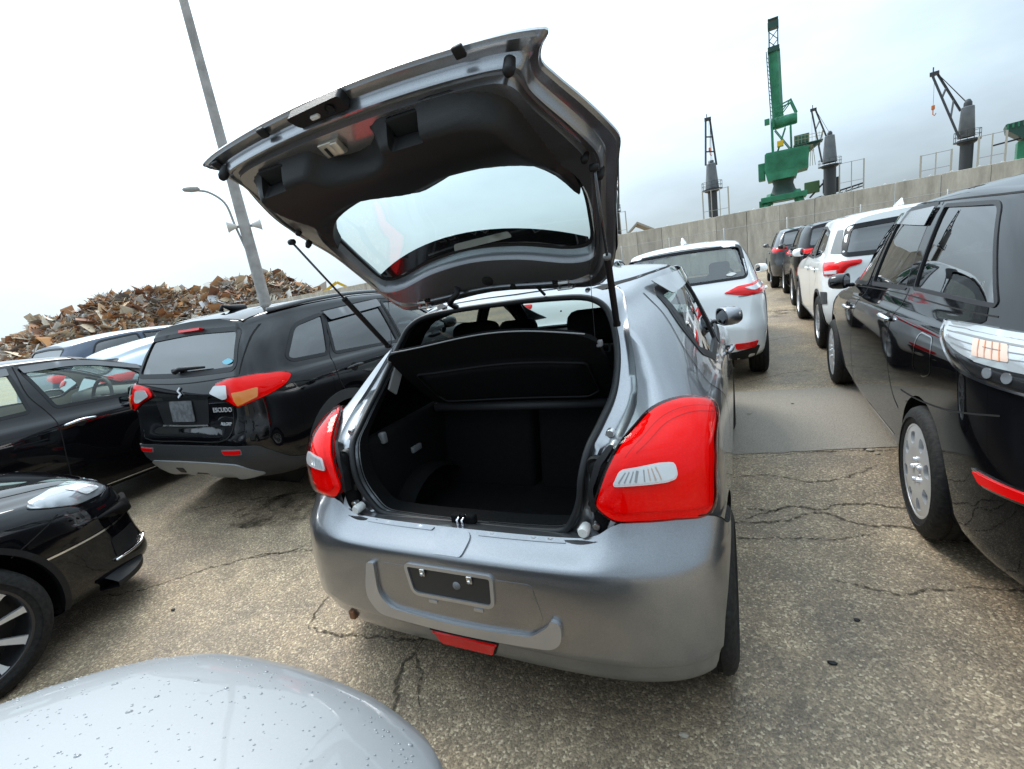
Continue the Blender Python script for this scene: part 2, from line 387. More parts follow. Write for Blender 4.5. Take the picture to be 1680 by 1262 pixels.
    def body(s, liner=None, name='body', mt=None):
        used = np.unique(s.F); mp = -np.ones(len(s.V), int); mp[used] = np.arange(len(used)); V = s.V[used]; F = mp[s.F]
        s.b = mobj(name, V, F, mt or s.paint, s.root, True, R_(38))
        if liner:
            p = V[F]; nn = np.cross(p[:, 2]-p[:, 0], p[:, 3]-p[:, 1]); vn = np.zeros_like(V)
            for k in range(4): np.add.at(vn, F[:, k], nn)
            vn /= np.maximum(np.linalg.norm(vn, axis=1, keepdims=True), 1e-9)
            mobj('interior_trim', V-vn*.025, F[:, ::-1], liner, s.root, True)
        return s.b
    def mapf(s, th, off):
        def f(a, b):
            h, n = s.cast(th, a, b); return h+n*off, n
        return f
    def patch(s, name, th, loop, mt, off=.004, thick=.008, res=.04, holes=(), side='R', parent=None, bulge=0.):
        mf = s.mapf(th, off)
        if bulge:
            LA = np.array(loop, float); LB_ = np.roll(LA, -1, 0)
            def mf(a, b, o=off):
                h, n = s.cast(th, a, b); dd = segdist(a, b, LA, LB_); t = min(dd/.05, 1)
                return h+n*(o+bulge*math.sqrt(max(0, 1-(1-t)**2))), n
        V, F = sheet(loop, mf, thick, holes, res); r = []
        if side in ('R', 'both', 'C'): r.append(mobj(name, V, F, mt, parent or s.root, True, R_(50)))
        if side in ('L', 'both'): r.append(mobj(name, [(-v.x, v.y, v.z) for v in V], [f[::-1] for f in F], mt, parent or s.root, True, R_(50)))
        return r if len(r) > 1 else r[0]
    def window(s, th, loop, gl, side='R', name='window', seal=True, cut=True, sw=.016, off=-.006, mt=None):
        if cut: s.cut(th, loop, side == 'both')
        g = s.patch(name, th, offs(loop, .004), gl, off, .0, .06, side=side)
        gs = g if isinstance(g, list) else [g]
        if seal:
            for k, o in enumerate(gs):
                sd_ = 'L' if (side == 'L' or k == 1) else 'R'
                s.patch('window_seal', th, offs(loop, sw), mt or RUB, .0035, .012, .05, holes=[offs(loop, -sw*.7)], side=sd_, parent=o)
        return gs
    def strip(s, name, th, line, wd, mt, off=.0015, side='R', parent=None, smooth=4):
        L = crom(line, smooth, False) if smooth > 1 else np.array(line, float)
        L = resample(L, .03, False); t = np.gradient(L, axis=0); t /= np.maximum(np.linalg.norm(t, axis=1, keepdims=True), 1e-9); n = np.stack([-t[:, 1], t[:, 0]], 1)
        V = []; F = []
        for i in range(len(L)):
            for sg in (1, -1):
                h, nn = s.cast(th, *(L[i]+n[i]*sg*wd/2)); V.append(h+nn*off)
        for i in range(len(L)-1): F.append((2*i, 2*i+1, 2*i+3, 2*i+2))
        for sg in ((1,) if side in 'RC' else (-1,) if side == 'L' else (1, -1)):
            mobj(name, [(v.x*sg, v.y, v.z) for v in V], F, mt, parent or s.root, True)
    def pts(s, th, line, off=0., n=5):
        L = crom(line, n, False) if n > 1 else line
        r = []
        for a, b in L:
            h, nn = s.cast(th, a, b); r.append(h+nn*off)
        return r
    def tube(s, name, th, line, r, mt, off=.0, side='R', n=5, parent=None):
        P = s.pts(th, line, off, n)
        for sg in ((1,) if side in 'RC' else (-1,) if side == 'L' else (1, -1)):
            MB().tube([(p.x*sg, p.y, p.z) for p in P], r, 8).build(name, mt, parent or s.root, True)
    def arches(s, ys, r, zc, lip=None, lipw=.05, liner_x=.50, sides=(1, -1)):
        a = np.linspace(0, 2*math.pi, 49)[:-1]
        for y in ys:
            circ = np.stack([y+r*np.cos(a), zc+r*np.sin(a)], 1); s.cut(90, circ, True)
        s._arch = (ys, r, zc, lip, lipw, liner_x, sides)
    def arch_parts(s):
        ys, r, zc, lip, lipw, lx, sides = s._arch
        for y in ys:
            for sg in sides:
                m_ = MB(); prof = []
                aa = np.linspace(R_(-32), R_(212), 30); V = []; F = []
                for t in aa:
                    yy, zz = y+(r+.01)*math.cos(t), zc+(r+.01)*math.sin(t)
                    h, n = s.cast(90, yy, max(zz, .16)); V += [((h.x-.004)*sg, yy, zz), (lx*sg, yy, zz)]
                for i in range(len(aa)-1): F.append((2*i, 2*i+1, 2*i+3, 2*i+2))
                k = len(V); V.append((lx*sg, y, zc)); F += [(2*i+1, k, 2*i+3) for i in range(len(aa)-1)]
                mobj('wheel_arch_liner', V, F, PLA, s.root, True)
                if lip:
                    ao = np.linspace(R_(-18), R_(198), 34)
                    lo = np.array([(y+(r+lipw)*math.cos(t), zc+(r+lipw)*math.sin(t)) for t in ao]+[(y+(r-.008)*math.cos(t), zc+(r-.008)*math.sin(t)) for t in ao[::-1]])
                    s.patch('wheel_arch_moulding', 90, lo, lip, .010, .03, .05, side='R' if sg > 0 else 'L')
    def wheel(s, x, y, R, rr, wd, style, face=ALLOY, sides=(1, -1), steer=0.):
        key = (R, rr, wd, style, face.name)
        for sg in sides:
            o = empty('wheel', (x*sg, y, R), 0 if sg > 0 else math.pi, s.root)
            if steer: o.rotation_euler.z += steer
            if key in WHEELS:
                for src in WHEELS[key]:
                    c = src.copy(); COL.objects.link(c); c.parent = o
                continue
            h = wd/2
            prof = [(rr-.004, h*.90), (rr+.012, h*.98), (rr+.03, h*1.0), (R-.055, h*1.06), (R-.025, h*.98), (R-.008, h*.86), (R, h*.66)]
            for g in (.42, 0, -.42):
                prof += [(R, h*(g+.09)), (R-.008, h*(g+.07)), (R-.008, h*(g-.07)), (R, h*(g-.09))]
            prof += [(R, -h*.66), (R-.008, -h*.86), (R-.025, -h*.98), (R-.055, -h*1.06), (rr, -h*.92)]
            ty = MB().lathe(prof, 56, 'x').build('tyre', TYRE, o, True, R_(40))
            rim = MB().lathe([(rr, h*.93), (rr-.010, h*.93), (rr-.016, h*.86), (rr-.022, h*.5), (rr-.03, h*.1), (rr-.03, -h*.9)], 48, 'x').build('rim_barrel', ALLOYD if face is ALLOYD else ALLOY if style != 'twin' else ALLOYD, o, True, R_(40))
            dk = MB().lathe([(.001, -h*.05), (rr*.55, -h*.05), (rr*.55, -h*.2), (rr-.03, -h*.25)], 32, 'x').build('brake_disc', mat('brake', (.05, .048, .045), .5, .8), o, True, R_(40))
            c = np.array([(math.cos(t)*(rr-.010), math.sin(t)*(rr-.010)) for t in np.linspace(0, 2*math.pi, 61)[:-1]]); hs = []
            def sect(a0, a1, r0, r1, tw=0., rad=.01):
                q = [(r0*math.cos(a0), r0*math.sin(a0)), (r1*math.cos(a0+tw), r1*math.sin(a0+tw)), (r1*math.cos((a0+a1)/2+tw), r1*math.sin((a0+a1)/2+tw)), (r1*math.cos(a1+tw), r1*math.sin(a1+tw)), (r0*math.cos(a1), r0*math.sin(a1))]
                return rl(q, rad, 3)
            T2 = 2*math.pi
            if style == 'cover':
                for k in range(8): hs.append(sect(T2*(k+.26)/8, T2*(k+.74)/8, rr*.58, rr*.84, 0, .022))
            elif style == 'five':
                for k in range(5): hs.append(sect(T2*(k+.2)/5, T2*(k+.8)/5, rr*.36, rr*.86, 0, .03))
            elif style == 'ten':
                for k in range(10): hs.append(sect(T2*(k+.2)/10, T2*(k+.8)/10, rr*.36, rr*.88, 0, .015))
            elif style == 'twin':
                for k in range(5):
                    hs.append(sect(T2*(k+.05)/5, T2*(k+.40)/5, rr*.36, rr*.94, .10, .010)); hs.append(sect(T2*(k+.53)/5, T2*(k+.94)/5, rr*.30, rr*.94, .10, .010))
            dish = {'cover': lambda r: h*(.80+.18*math.sin(min(r/rr, 1)*2.6)), 'five': lambda r: h*(.62+.26*(r/rr)**2), 'ten': lambda r: h*(.62+.24*(r/rr)**2), 'twin': lambda r: h*(.55+.34*(r/rr)**2)}[style]
            def mf(a, b):
                r = math.hypot(a, b); return Vector((dish(r), a, b)), Vector((1, 0, 0))
            V, F = sheet(c, mf, .022, hs, .028)
            fc = mobj('rim_face', V, F, face, o, True, R_(40))
            m_ = MB().lathe([(.001, dish(0)+.012), (rr*.13, dish(0)+.012), (rr*.15, dish(0)-.002)], 20, 'x')
            for k in range(5):
                t = T2*(k+.5)/5; m_.lathe([(.001, .016), (.011, .014), (.012, 0)], 8, 'x', (dish(rr*.24), rr*.24*math.cos(t), rr*.24*math.sin(t)))
            hub = m_.build('hub_cap', face if style != 'twin' else ALLOYD, o, True, R_(40))
            WHEELS[key] = [ty, rim, dk, fc, hub]
    def mirror(s, y, z, x, mt=None, side=(1, -1), sc=.9, fold=68):
        """door mirrors, folded back along the doors as in the yard"""
        for sg in side:
            P = crom([(-.09, -.05), (-.02, -.065), (.09, -.05), (.115, .0), (.09, .055), (0, .07), (-.09, .05), (-.11, 0)], 4)*sc
            V = []; F = []; n = len(P); t = R_(-fold); ct, st = math.cos(t), math.sin(t)
            def pl(a, dy, b): return ((x+.03+a*ct-dy*st)*sg, y+a*st+dy*ct, z+b)
            ks = [(-.040, .78), (-.046, .84), (-.045, .97), (-.035, 1.0), (0, 1.02), (.05, .95), (.08, .72), (.095, .35), (.098, .02)]
            for dy, q in ks:
                for a, b in P: V.append(pl(.10*sc+a*q, dy*sc, b*q))
            for k in range(len(ks)-1):
                for i in range(n):
                    j = (i+1) % n; f_ = (k*n+i, k*n+j, (k+1)*n+j, (k+1)*n+i); F.append(f_[::-1] if sg > 0 else f_)
            o = mobj('door_mirror', V, F, mt or s.paint, s.root, True)
            mobj('mirror_glass', [pl(.10*sc+a*.80, -.0445*sc, b*.80) for a, b in P], [tuple(range(n)) if sg > 0 else tuple(range(n-1, -1, -1))], MIR, o, False)
            MB().box(((x+.005)*sg, y, z-.045), (.09, .06, .03), None, .012).build('mirror_arm', PLA, o, True)
    def handle(s, y, z, mt, side='both', sz=.20):
        for sg in ((1,) if side == 'R' else (-1,) if side == 'L' else (1, -1)):
            h, n = s.cast(90, y, z); g = s.patch('handle_recess', 90, crom([(y-.05, z), (y, z+.035), (y+.05, z), (y, z-.04)], 5), GAP, .001, .002, .03, side='R' if sg > 0 else 'L')
            P = crom([(y-sz/2, z), (y-sz/4, z+.004), (y, z+.006), (y+sz/4, z+.004), (y+sz/2, z)], 3, False); pp = []
            for i, (a, b) in enumerate(P):
                h, n = s.cast(90, a, b); t = i/(len(P)-1); q = h+n*(.006+.028*math.sin(math.pi*min(max(t, 0), 1))**.6); pp.append((q.x*sg, q.y, q.z))
            MB().tube(pp, [.011+.004*math.sin(math.pi*i/(len(pp)-1)) for i in range(len(pp))], 8).build('door_handle', mt, s.root, True)
    def seats(s, yf, yb, z=.30, mt=INT, w=.5, cx=.36, rear=True, top=1.0):
        def seat(x, y, wd, hh):
            m_ = MB(); m_.box((x, y+.22, z+.12), (wd, .52, .18), None, .06); rt = Matrix.Rotation(R_(14), 3, 'X')
            m_.box((x, y-.10, z+.12+hh/2), (wd, .15, hh), rt, .06); o = m_.build('seat', mt, s.root, True, R_(40))
            return o
        for sg in (1, -1):
            o = seat(cx*sg, yf, w, .62); MB().box((cx*sg, yf-.22, z+.86), (.26, .11, .17), Matrix.Rotation(R_(8), 3, 'X'), .05).build('headrest', mt, o, True, R_(40))
        if rear:
            o = seat(0, yb, 1.22, .58)
            for sg in (1, -1): MB().box((cx*sg, yb-.20, z+.78), (.26, .10, .14), None, .045).build('headrest', mt, o, True, R_(40))
    def dash(s, y, z, mt=INT):
        o = MB().box((0, y, z-.12), (1.36, .36, .26), None, .08).build('dashboard', mt, s.root, True, R_(40))
        P = [(.36+.18*math.cos(t), y-.30+.05*math.sin(t), z-.02+.17*math.sin(t)) for t in np.linspace(0, 2*math.pi, 25)[:-1]]
        mm = MB().tube(P, .016, 8, True); mm.bar((.36, y-.30, z-.02), (.36, y-.1, z-.06), .05); mm.bar((.20, y-.30, z-.02), (.52, y-.30, z-.02), .03, .02)
        mm.build('steering_wheel', mt, s.root, True, R_(40))
WHEELS = {}

def host(root, V, F, paint=None):
    """a free surface (quads) that panels can be laid on and openings cut from"""
    b = Car.__new__(Car); b.root = root; b.paint = paint; b.sp = {}; b.V = np.array(V, float); b.F = np.array(F)
    p = b.V[b.F]; nn = np.cross(p[:, 2]-p[:, 0], p[:, 3]-p[:, 1])
    if nn[:, 1].mean() > 0: b.F = b.F[:, ::-1]
    b.bvh = BVHTree.FromPolygons([tuple(v) for v in b.V], [tuple(f) for f in b.F]); return b
def gridfaces(nr, nc): return [(i*nc+k, i*nc+k+1, (i+1)*nc+k+1, (i+1)*nc+k) for i in range(nr-1) for k in range(nc-1)]
def spoiler(c, w, ye, mt, drop=.055, back=.07, name='roof_spoiler'):
    """a wedge that carries the roof line back over the rear window"""
    xs = np.linspace(-w, w, 25); V = []
    for x in xs:
        e = 1-.25*(abs(x)/w)**3; h, n = c.cast('T', x, ye+.10); h2, n = c.cast('T', x, ye+.03); z = h2.z; k = 1 if abs(x) < w*.97 else .6
        V += [(x, ye+.10, h.z+.003), (x, ye+.02, z+.006), (x, ye-back*e, z-.012), (x, ye-back*e+.004, z-.022), (x, ye+.0, z-drop*k), (x, ye+.08, z-drop*k-.01)]
    F = [(6*i+k, 6*i+6+k, 6*i+6+(k+1) % 6, 6*i+(k+1) % 6) for i in range(24) for k in range(6)]+[tuple(range(6)), tuple(range(24*6+5, 24*6-1, -1))]
    return mobj(name, V, [f[::-1] for f in F], mt, c.root, True, R_(30))
# ------------------------------------------------------------------ body shapes (nominal station y -> value; yr / yf: how far the tail / nose lies in at height z)
SP_SWIFT = dict(L=3.84, F=1.9, rcr=.42, rcf=.55, zmid=.58, crown=.055,
    top=[(0, 1.425), (.45, 1.475), (1.1, 1.5), (1.7, 1.475), (2.05, 1.40), (2.75, 1.02), (3.1, .965), (3.6, .86), (3.84, .74)],
    belt=[(0, .99), (.8, .99), (1.6, .945), (2.7, .90), (3.4, .80), (3.84, .70)],
    wm=[(0, .845), (.55, .866), (1.2, .880), (2.0, .882), (3.1, .875), (3.84, .82)],
    wr=[(0, .525), (.6, .585), (1.2, .630), (1.7, .638), (2.05, .632), (2.75, .70), (3.84, .60)],
    zb=[(0, .235), (.5, .20), (1, .19), (3.84, .20)],
    yr=[(.2, .10), (.45, .07), (.60, .07), (.66, .075), (.70, .092), (.73, .118), (.78, .135), (.88, .142), (.96, .175), (1.02, .275), (1.08, .387), (1.18, .518), (1.31, .655), (1.38, .73), (1.43, .82)],
    yf=[(.2, .10), (.4, .0), (.6, .03), (.8, .10), (1.0, .2)],
    m0r=[(.2, .60), (.45, .60), (.62, .58), (.74, .60), (.8, .64), (.9, .74), (1.0, .85), (1.2, .93), (1.45, .95)], m0f=[(.2, .6), (.8, .6)])
SP_VITARA = dict(L=4.175, F=1.6, rcr=.40, rcf=.55, zmid=.66, crown=.06,
    top=[(0, 1.555), (.5, 1.60), (1.2, 1.61), (1.9, 1.59), (2.3, 1.50), (2.95, 1.12), (3.3, 1.06), (3.9, .98), (4.175, .86)],
    belt=[(0, 1.10), (1.0, 1.08), (2.9, 1.02), (3.6, .92), (4.175, .80)],
    wm=[(0, .85), (.6, .885), (2, .88), (3.3, .885), (4.175, .82)],
    wr=[(0, .60), (.6, .635), (1.6, .64), (2.3, .63), (3.0, .70), (4.175, .62)],
    zb=[(0, .36), (.5, .29), (1, .24), (4.175, .24)],
    yr=[(.25, .16), (.34, .10), (.44, .05), (.56, .0), (.70, .0), (.80, .05), (.98, .07), (1.08, .10), (1.3, .21), (1.5, .32), (1.6, .34)],
    yf=[(.25, .10), (.5, .0), (.8, .03), (1.0, .1)],
    m0r=[(.2, .62), (.6, .66), (1.0, .76), (1.3, .84), (1.55, .90)], m0f=[(.2, .6), (.8, .6)])
SP_WISH = dict(L=4.56, F=1.8, rcr=.42, rcf=.6, zmid=.60, crown=.06,
    top=[(0, 1.54), (.5, 1.60), (1.3, 1.635), (2.2, 1.61), (2.6, 1.53), (3.5, 1.03), (3.8, .96), (4.3, .83), (4.56, .70)],
    belt=[(0, 1.06), (1.0, 1.03), (2.6, .98), (3.5, .92), (4.2, .80), (4.56, .70)],
    wm=[(0, .815), (.6, .85), (2, .848), (3.4, .85), (4.56, .78)],
    wr=[(0, .60), (.6, .63), (1.8, .635), (2.6, .62), (3.5, .68), (4.56, .58)],
    zb=[(0, .21), (.5, .19), (1, .18), (4.56, .20)],
    yr=[(.18, .05), (.3, .01), (.45, .0), (.62, .0), (.72, .05), (.95, .10), (1.1, .17), (1.3, .31), (1.5, .46), (1.6, .5)],
    yf=[(.2, .10), (.4, .0), (.7, .04), (.9, .1)],
    m0r=[(.2, .84), (.6, .82), (.9, .82), (1.3, .86), (1.55, .9)], m0f=[(.2, .55), (.8, .55)])
SP_NOTE = dict(L=4.10, F=1.6, rcr=.40, rcf=.6, zmid=.60, crown=.06,
    top=[(0, 1.50), (.5, 1.55), (1.2, 1.56), (1.9, 1.53), (2.2, 1.45), (3.1, .99), (3.4, .94), (3.9, .82), (4.10, .70)],
    belt=[(0, 1.02), (1.0, 1.0), (2.6, .93), (3.5, .86), (4.1, .72)],
    wm=[(0, .825), (.6, .85), (2, .845), (3.2, .845), (4.1, .78)],
    wr=[(0, .60), (.6, .61), (1.6, .605), (2.2, .60), (3.1, .68), (4.1, .58)],
    zb=[(0, .27), (.5, .22), (1, .19), (4.1, .20)],
    yr=[(.2, .12), (.3, .04), (.45, .0), (.62, .0), (.72, .05), (.95, .10), (1.1, .17), (1.3, .28), (1.5, .38), (1.6, .4)],
    yf=[(.2, .10), (.4, .0), (.7, .04), (.9, .1)],
    m0r=[(.2, .72), (.6, .76), (.9, .84), (1.3, .92), (1.5, .94)], m0f=[(.2, .55), (.8, .55)])
SP_RAIZE = dict(L=3.995, F=1.5, rcr=.36, rcf=.5, zmid=.66, crown=.055,
    top=[(0, 1.575), (.5, 1.61), (1.2, 1.62), (1.8, 1.60), (2.15, 1.51), (2.85, 1.12), (3.1, 1.07), (3.75, .98), (3.995, .86)],
    belt=[(0, 1.12), (1.0, 1.09), (2.8, 1.03), (3.5, .94), (3.995, .82)],
    wm=[(0, .82), (.6, .85), (2, .845), (3.2, .85), (3.995, .79)],
    wr=[(0, .60), (.6, .62), (1.6, .62), (2.15, .61), (2.85, .68), (3.995, .60)],
    zb=[(0, .34), (.5, .27), (1, .22), (3.995, .24)],
    yr=[(.25, .14), (.34, .07), (.5, .0), (.70, .0), (.82, .05), (1.05, .07), (1.2, .12), (1.4, .22), (1.6, .28)],
    yf=[(.25, .10), (.5, .0), (.8, .03), (1.0, .08)],
    m0r=[(.2, .66), (.6, .70), (1.0, .78), (1.3, .84), (1.55, .90)], m0f=[(.2, .6), (.8, .6)])
SP_SEDAN = dict(L=4.48, F=1.9, rcr=.42, rcf=.62, zmid=.58, crown=.05,          # low wedge hatch (side view, left)
    top=[(0, 1.08), (.5, 1.26), (1.2, 1.42), (2.0, 1.488), (2.55, 1.46), (2.9, 1.36), (3.75, .96), (4.0, .90), (4.3, .80), (4.48, .68)],
    belt=[(0, 1.02), (1.2, .99), (2.6, .93), (3.5, .87), (4.1, .76), (4.48, .66)],
    wm=[(0, .80), (.6, .86), (2, .872), (3.4, .87), (4.48, .78)],
    wr=[(0, .52), (.8, .56), (2.0, .59), (2.8, .60), (3.7, .70), (4.48, .58)],
    zb=[(0, .27), (.5, .22), (1, .19), (4.48, .19)],
    yr=[(.2, .12), (.3, .04), (.45, .0), (.7, .0), (1.0, .08), (1.3, .1)],
    yf=[(.19, .08), (.35, .0), (.6, .05), (.8, .13), (.95, .2)],
    m0r=[(.2, .66), (1.5, .7)], m0f=[(.2, .55), (.8, .5)])
SP_COMPACT = dict(L=4.37, F=1.9, rcr=.42, rcf=.72, zmid=.56, crown=.05,         # black hatch with alloy wheels (nose in view)
    top=[(0, 1.30), (.5, 1.40), (1.2, 1.455), (1.8, 1.44), (2.2, 1.36), (3.05, 1.00), (3.35, .95), (3.95, .87), (4.25, .795), (4.37, .70)],
    belt=[(0, 1.02), (1.2, .98), (2.6, .92), (3.3, .86), (4.0, .76), (4.37, .64)],
    wm=[(0, .82), (.6, .885), (2, .88), (3.4, .89), (4.37, .80)],
    wr=[(0, .54), (.8, .58), (1.8, .59), (2.3, .60), (3.05, .70), (4.0, .66), (4.37, .55)],
    zb=[(0, .25), (.5, .20), (1, .17), (3.6, .17), (4.37, .15)],
    yr=[(.2, .12), (.3, .04), (.45, .0), (.7, .0), (1.0, .12), (1.3, .3)],
    yf=[(.15, .02), (.24, .0), (.40, .03), (.55, .04), (.68, .06), (.80, .12), (.95, .2)],
    m0r=[(.2, .66), (1.5, .7)], m0f=[(.15, .62), (.5, .58), (.8, .5)])
SP_BONNET = dict(L=4.40, F=1.9, rcr=.42, rcf=.95, zmid=.50, crown=.06,         # silver car under the camera
    top=[(0, 1.12), (.6, 1.16), (1.3, 1.42), (2.0, 1.46), (2.5, 1.38), (3.15, 1.06), (3.35, 1.00), (3.9, .925), (4.2, .86), (4.33, .80), (4.40, .70)],
    belt=[(0, 1.0), (1.2, .98), (2.6, .94), (3.3, .86), (4.0, .75), (4.40, .56)],
    wm=[(0, .80), (.6, .85), (2, .855), (3.4, .85), (4.40, .80)],
    wr=[(0, .54), (.8, .56), (1.8, .58), (2.4, .60), (3.15, .70), (3.7, .66), (4.0, .62), (4.40, .55)],
    zb=[(0, .25), (.5, .20), (1, .18), (4.40, .19)],
    yr=[(.2, .12), (.45, .0), (.9, .0), (1.2, .1)],
    yf=[(.19, .22), (.5, .17), (.66, .11), (.76, .06), (.86, .03), (1.0, .03)],
    m0r=[(.2, .66), (1.5, .7)], m0f=[(.15, .40), (.9, .40)])
def circ(y, z, r, n=40): return np.array([(y+r*math.cos(t), z+r*math.sin(t)) for t in np.linspace(0, 2*math.pi, n+1)[:-1]])
# ------------------------------------------------------------------ ground
def asphalt_fn(t, p):
    n = t.nodes.new; L = t.links.new
    tc = n('ShaderNodeTexCoord')
    v = n('ShaderNodeTexVoronoi'); v.inputs['Scale'].default_value = 128; L(tc.outputs['Object'], v.inputs['Vector'])
    v2 = n('ShaderNodeTexVoronoi'); v2.inputs['Scale'].default_value = 300; L(tc.outputs['Object'], v2.inputs['Vector'])
    bw = n('ShaderNodeSeparateColor'); L(v.outputs['Color'], bw.inputs[0])
    st = n('ShaderNodeValToRGB'); e = st.color_ramp.elements; e[0].position = .0; e[0].color = (.11, .087, .065, 1); e[1].position = 1; e[1].color = (.80, .70, .54, 1)
    for q, c in ((.35, (.185, .148, .112, 1)), (.62, (.285, .228, .168, 1)), (.82, (.40, .318, .222, 1)), (.93, (.56, .475, .36, 1))):
        x = e.new(q); x.color = c
    L(bw.outputs[0], st.inputs[0])
    bw2 = n('ShaderNodeSeparateColor'); L(v2.outputs['Color'], bw2.inputs[0])
    st2 = n('ShaderNodeValToRGB'); e = st2.color_ramp.elements; e[0].color = (.11, .09, .07, 1); e[1].color = (.47, .38, .28, 1); L(bw2.outputs[1], st2.inputs[0])
    m1 = n('ShaderNodeMix'); m1.data_type = 'RGBA'; m1.inputs[0].default_value = .38; L(st.outputs[0], m1.inputs[6]); L(st2.outputs[0], m1.inputs[7])
    # large stains, worn pale areas and damp
    na = n('ShaderNodeTexNoise'); na.inputs['Scale'].default_value = .55; na.inputs['Detail'].default_value = 7; na.inputs['Roughness'].default_value = .6; L(tc.outputs['Object'], na.inputs['Vector'])
    ra = n('ShaderNodeValToRGB'); e = ra.color_ramp.elements; e[0].position = .36; e[0].color = (.64, .60, .54, 1); e[1].position = .64; e[1].color = (1.27, 1.19, 1.06, 1); L(na.outputs[0], ra.inputs[0])
    nb = n('ShaderNodeTexNoise'); nb.inputs['Scale'].default_value = 4.5; nb.inputs['Detail'].default_value = 8; nb.inputs['Roughness'].default_value = .65; L(tc.outputs['Object'], nb.inputs['Vector'])
    rb = n('ShaderNodeValToRGB'); e = rb.color_ramp.elements; e[0].position = .3; e[0].color = (.72, .72, .73, 1); e[1].position = .62; e[1].color = (1.1, 1.1, 1.08, 1); L(nb.outputs[0], rb.inputs[0])
    m2 = n('ShaderNodeMix'); m2.data_type = 'RGBA'; m2.blend_type = 'MULTIPLY'; m2.inputs[0].default_value = 1; L(m1.outputs[2], m2.inputs[6]); L(ra.outputs[0], m2.inputs[7])
    m3 = n('ShaderNodeMix'); m3.data_type = 'RGBA'; m3.blend_type = 'MULTIPLY'; m3.inputs[0].default_value = 1; L(m2.outputs[2], m3.inputs[6]); L(rb.outputs[0], m3.inputs[7])
    L(m3.outputs[2], p.inputs['Base Color'])
    rr = n('ShaderNodeMapRange'); rr.inputs[1].default_value = .35; rr.inputs[2].default_value = .6; rr.inputs[3].default_value = .42; rr.inputs[4].default_value = .78; L(na.outputs[0], rr.inputs[0]); L(rr.outputs[0], p.inputs['Roughness'])
    ds = n('ShaderNodeMath'); ds.operation = 'MULTIPLY_ADD'; ds.inputs[1].default_value = -.7; L(v.outputs['Distance'], ds.inputs[0]); L(bw.outputs[1], ds.inputs[2])
    b = n('ShaderNodeBump'); b.inputs['Strength'].default_value = .55; b.inputs['Distance'].default_value = .006; L(ds.outputs[0], b.inputs['Height']); L(b.outputs[0], p.inputs['Normal'])
ASPH = mat('worn_asphalt', (.2, .17, .13), .7, fn=asphalt_fn)
GR = mobj('ground', [(-400, -60, 0), (400, -60, 0), (400, 500, 0), (-400, 500, 0)], [(0, 1, 2, 3)], ASPH); tag(GR, 'worn tan asphalt of the parking yard with exposed stones', None, kind='structure')
def crack_mat():
    m = bpy.data.materials.new('crack_dark'); m.use_nodes = True; t = m.node_tree; p = t.nodes['Principled BSDF']; n = t.nodes.new; L = t.links.new; p.inputs['Roughness'].default_value = .95; p.inputs['Base Color'].default_value = (.085, .068, .05, 1); p.inputs['Specular IOR Level'].default_value = .1
    tc = n('ShaderNodeTexCoord'); z = n('ShaderNodeTexNoise'); z.inputs['Scale'].default_value = 55; z.inputs['Detail'].default_value = 5; L(tc.outputs['Object'], z.inputs['Vector'])
    r = n('ShaderNodeMapRange'); r.inputs[1].default_value = .34; r.inputs[2].default_value = .62; L(z.outputs[0], r.inputs[0]); L(r.outputs[0], p.inputs['Alpha']); return m
CRK = crack_mat()      # broken, crumbling edges: the ribbon shows only where the crack is open
def crack(line, wd=.012, k=0):
    L = resample(crom(line, 5, False), .035, False); r = np.random.default_rng(100+k); L = L.copy()
    L[1:-1] += np.cumsum(r.normal(0, .010, (len(L)-2, 2)), 0)*.6*np.hanning(len(L)-2)[:, None]+r.normal(0, .006, (len(L)-2, 2))
    t = np.gradient(L, axis=0); t /= np.linalg.norm(t, axis=1, keepdims=True)+1e-9; n = np.stack([-t[:, 1], t[:, 0]], 1)
    V = []; F = []
    for i in range(len(L)):
        q = wd*(.35+1.1*r.random())*min(1, .25+min(i, len(L)-1-i)*.2)
        V += [(*(L[i]+n[i]*q*.5), .0035), (*(L[i]-n[i]*q*(.3+.4*r.random())), .0035)]
    for i in range(len(L)-1): F.append((2*i+1, 2*i+3, 2*i+2, 2*i))
    mobj('crack', V, F, CRK, GR, False)
CR = [[(-2.75, -.02), (-2.45, .12), (-2.32, .29), (-2.07, .54), (-1.84, .69), (-1.71, .86), (-1.45, 1.0), (-1.0, 1.12)], [(-2.05, .52), (-1.83, .63), (-1.53, .71), (-1.2, .7)],
      [(-1.04, .15), (-.83, .16), (-.57, .20), (-.41, .26), (-.31, .31), (-.1, .36), (.3, .5)], [(-.41, .26), (-.41, .11), (-.32, -.05), (-.3, -.2)], [(-1.04, .15), (-1.17, .38), (-1.3, .6)], [(-.40, .21), (-.33, .06), (-.22, -.05)],
      [(-3.37, .95), (-2.99, 1.20), (-2.75, 1.32), (-2.44, 1.41), (-1.9, 1.5)], [(.92, 1.63), (1.07, 1.63), (1.16, 1.69), (1.31, 1.68), (1.41, 1.76), (1.64, 1.76), (2.2, 1.8)],
      [(.80, 1.45), (1.12, 1.52), (1.28, 1.6), (1.42, 1.51), (1.62, 1.52), (2.1, 1.4)], [(.80, 1.3), (.91, 1.32), (1.13, 1.34), (1.32, 1.37), (1.51, 1.47)], [(.92, 1.51), (1.01, 1.59), (1.13, 1.67)],
      [(.80, 2.34), (1.24, 2.42), (1.60, 2.51), (1.9, 2.58)], [(.90, 4.3), (1.40, 4.71), (1.91, 4.9), (2.6, 5.0)], [(.85, 2.03), (1.06, 2.09), (1.26, 2.02), (1.54, 2.16), (1.69, 2.29)], [(1.25, 1.05), (1.5, 1.0), (1.75, 1.12), (2.1, 1.1)], [(1.0, 6.6), (1.4, 6.7), (1.9, 7.1)]]
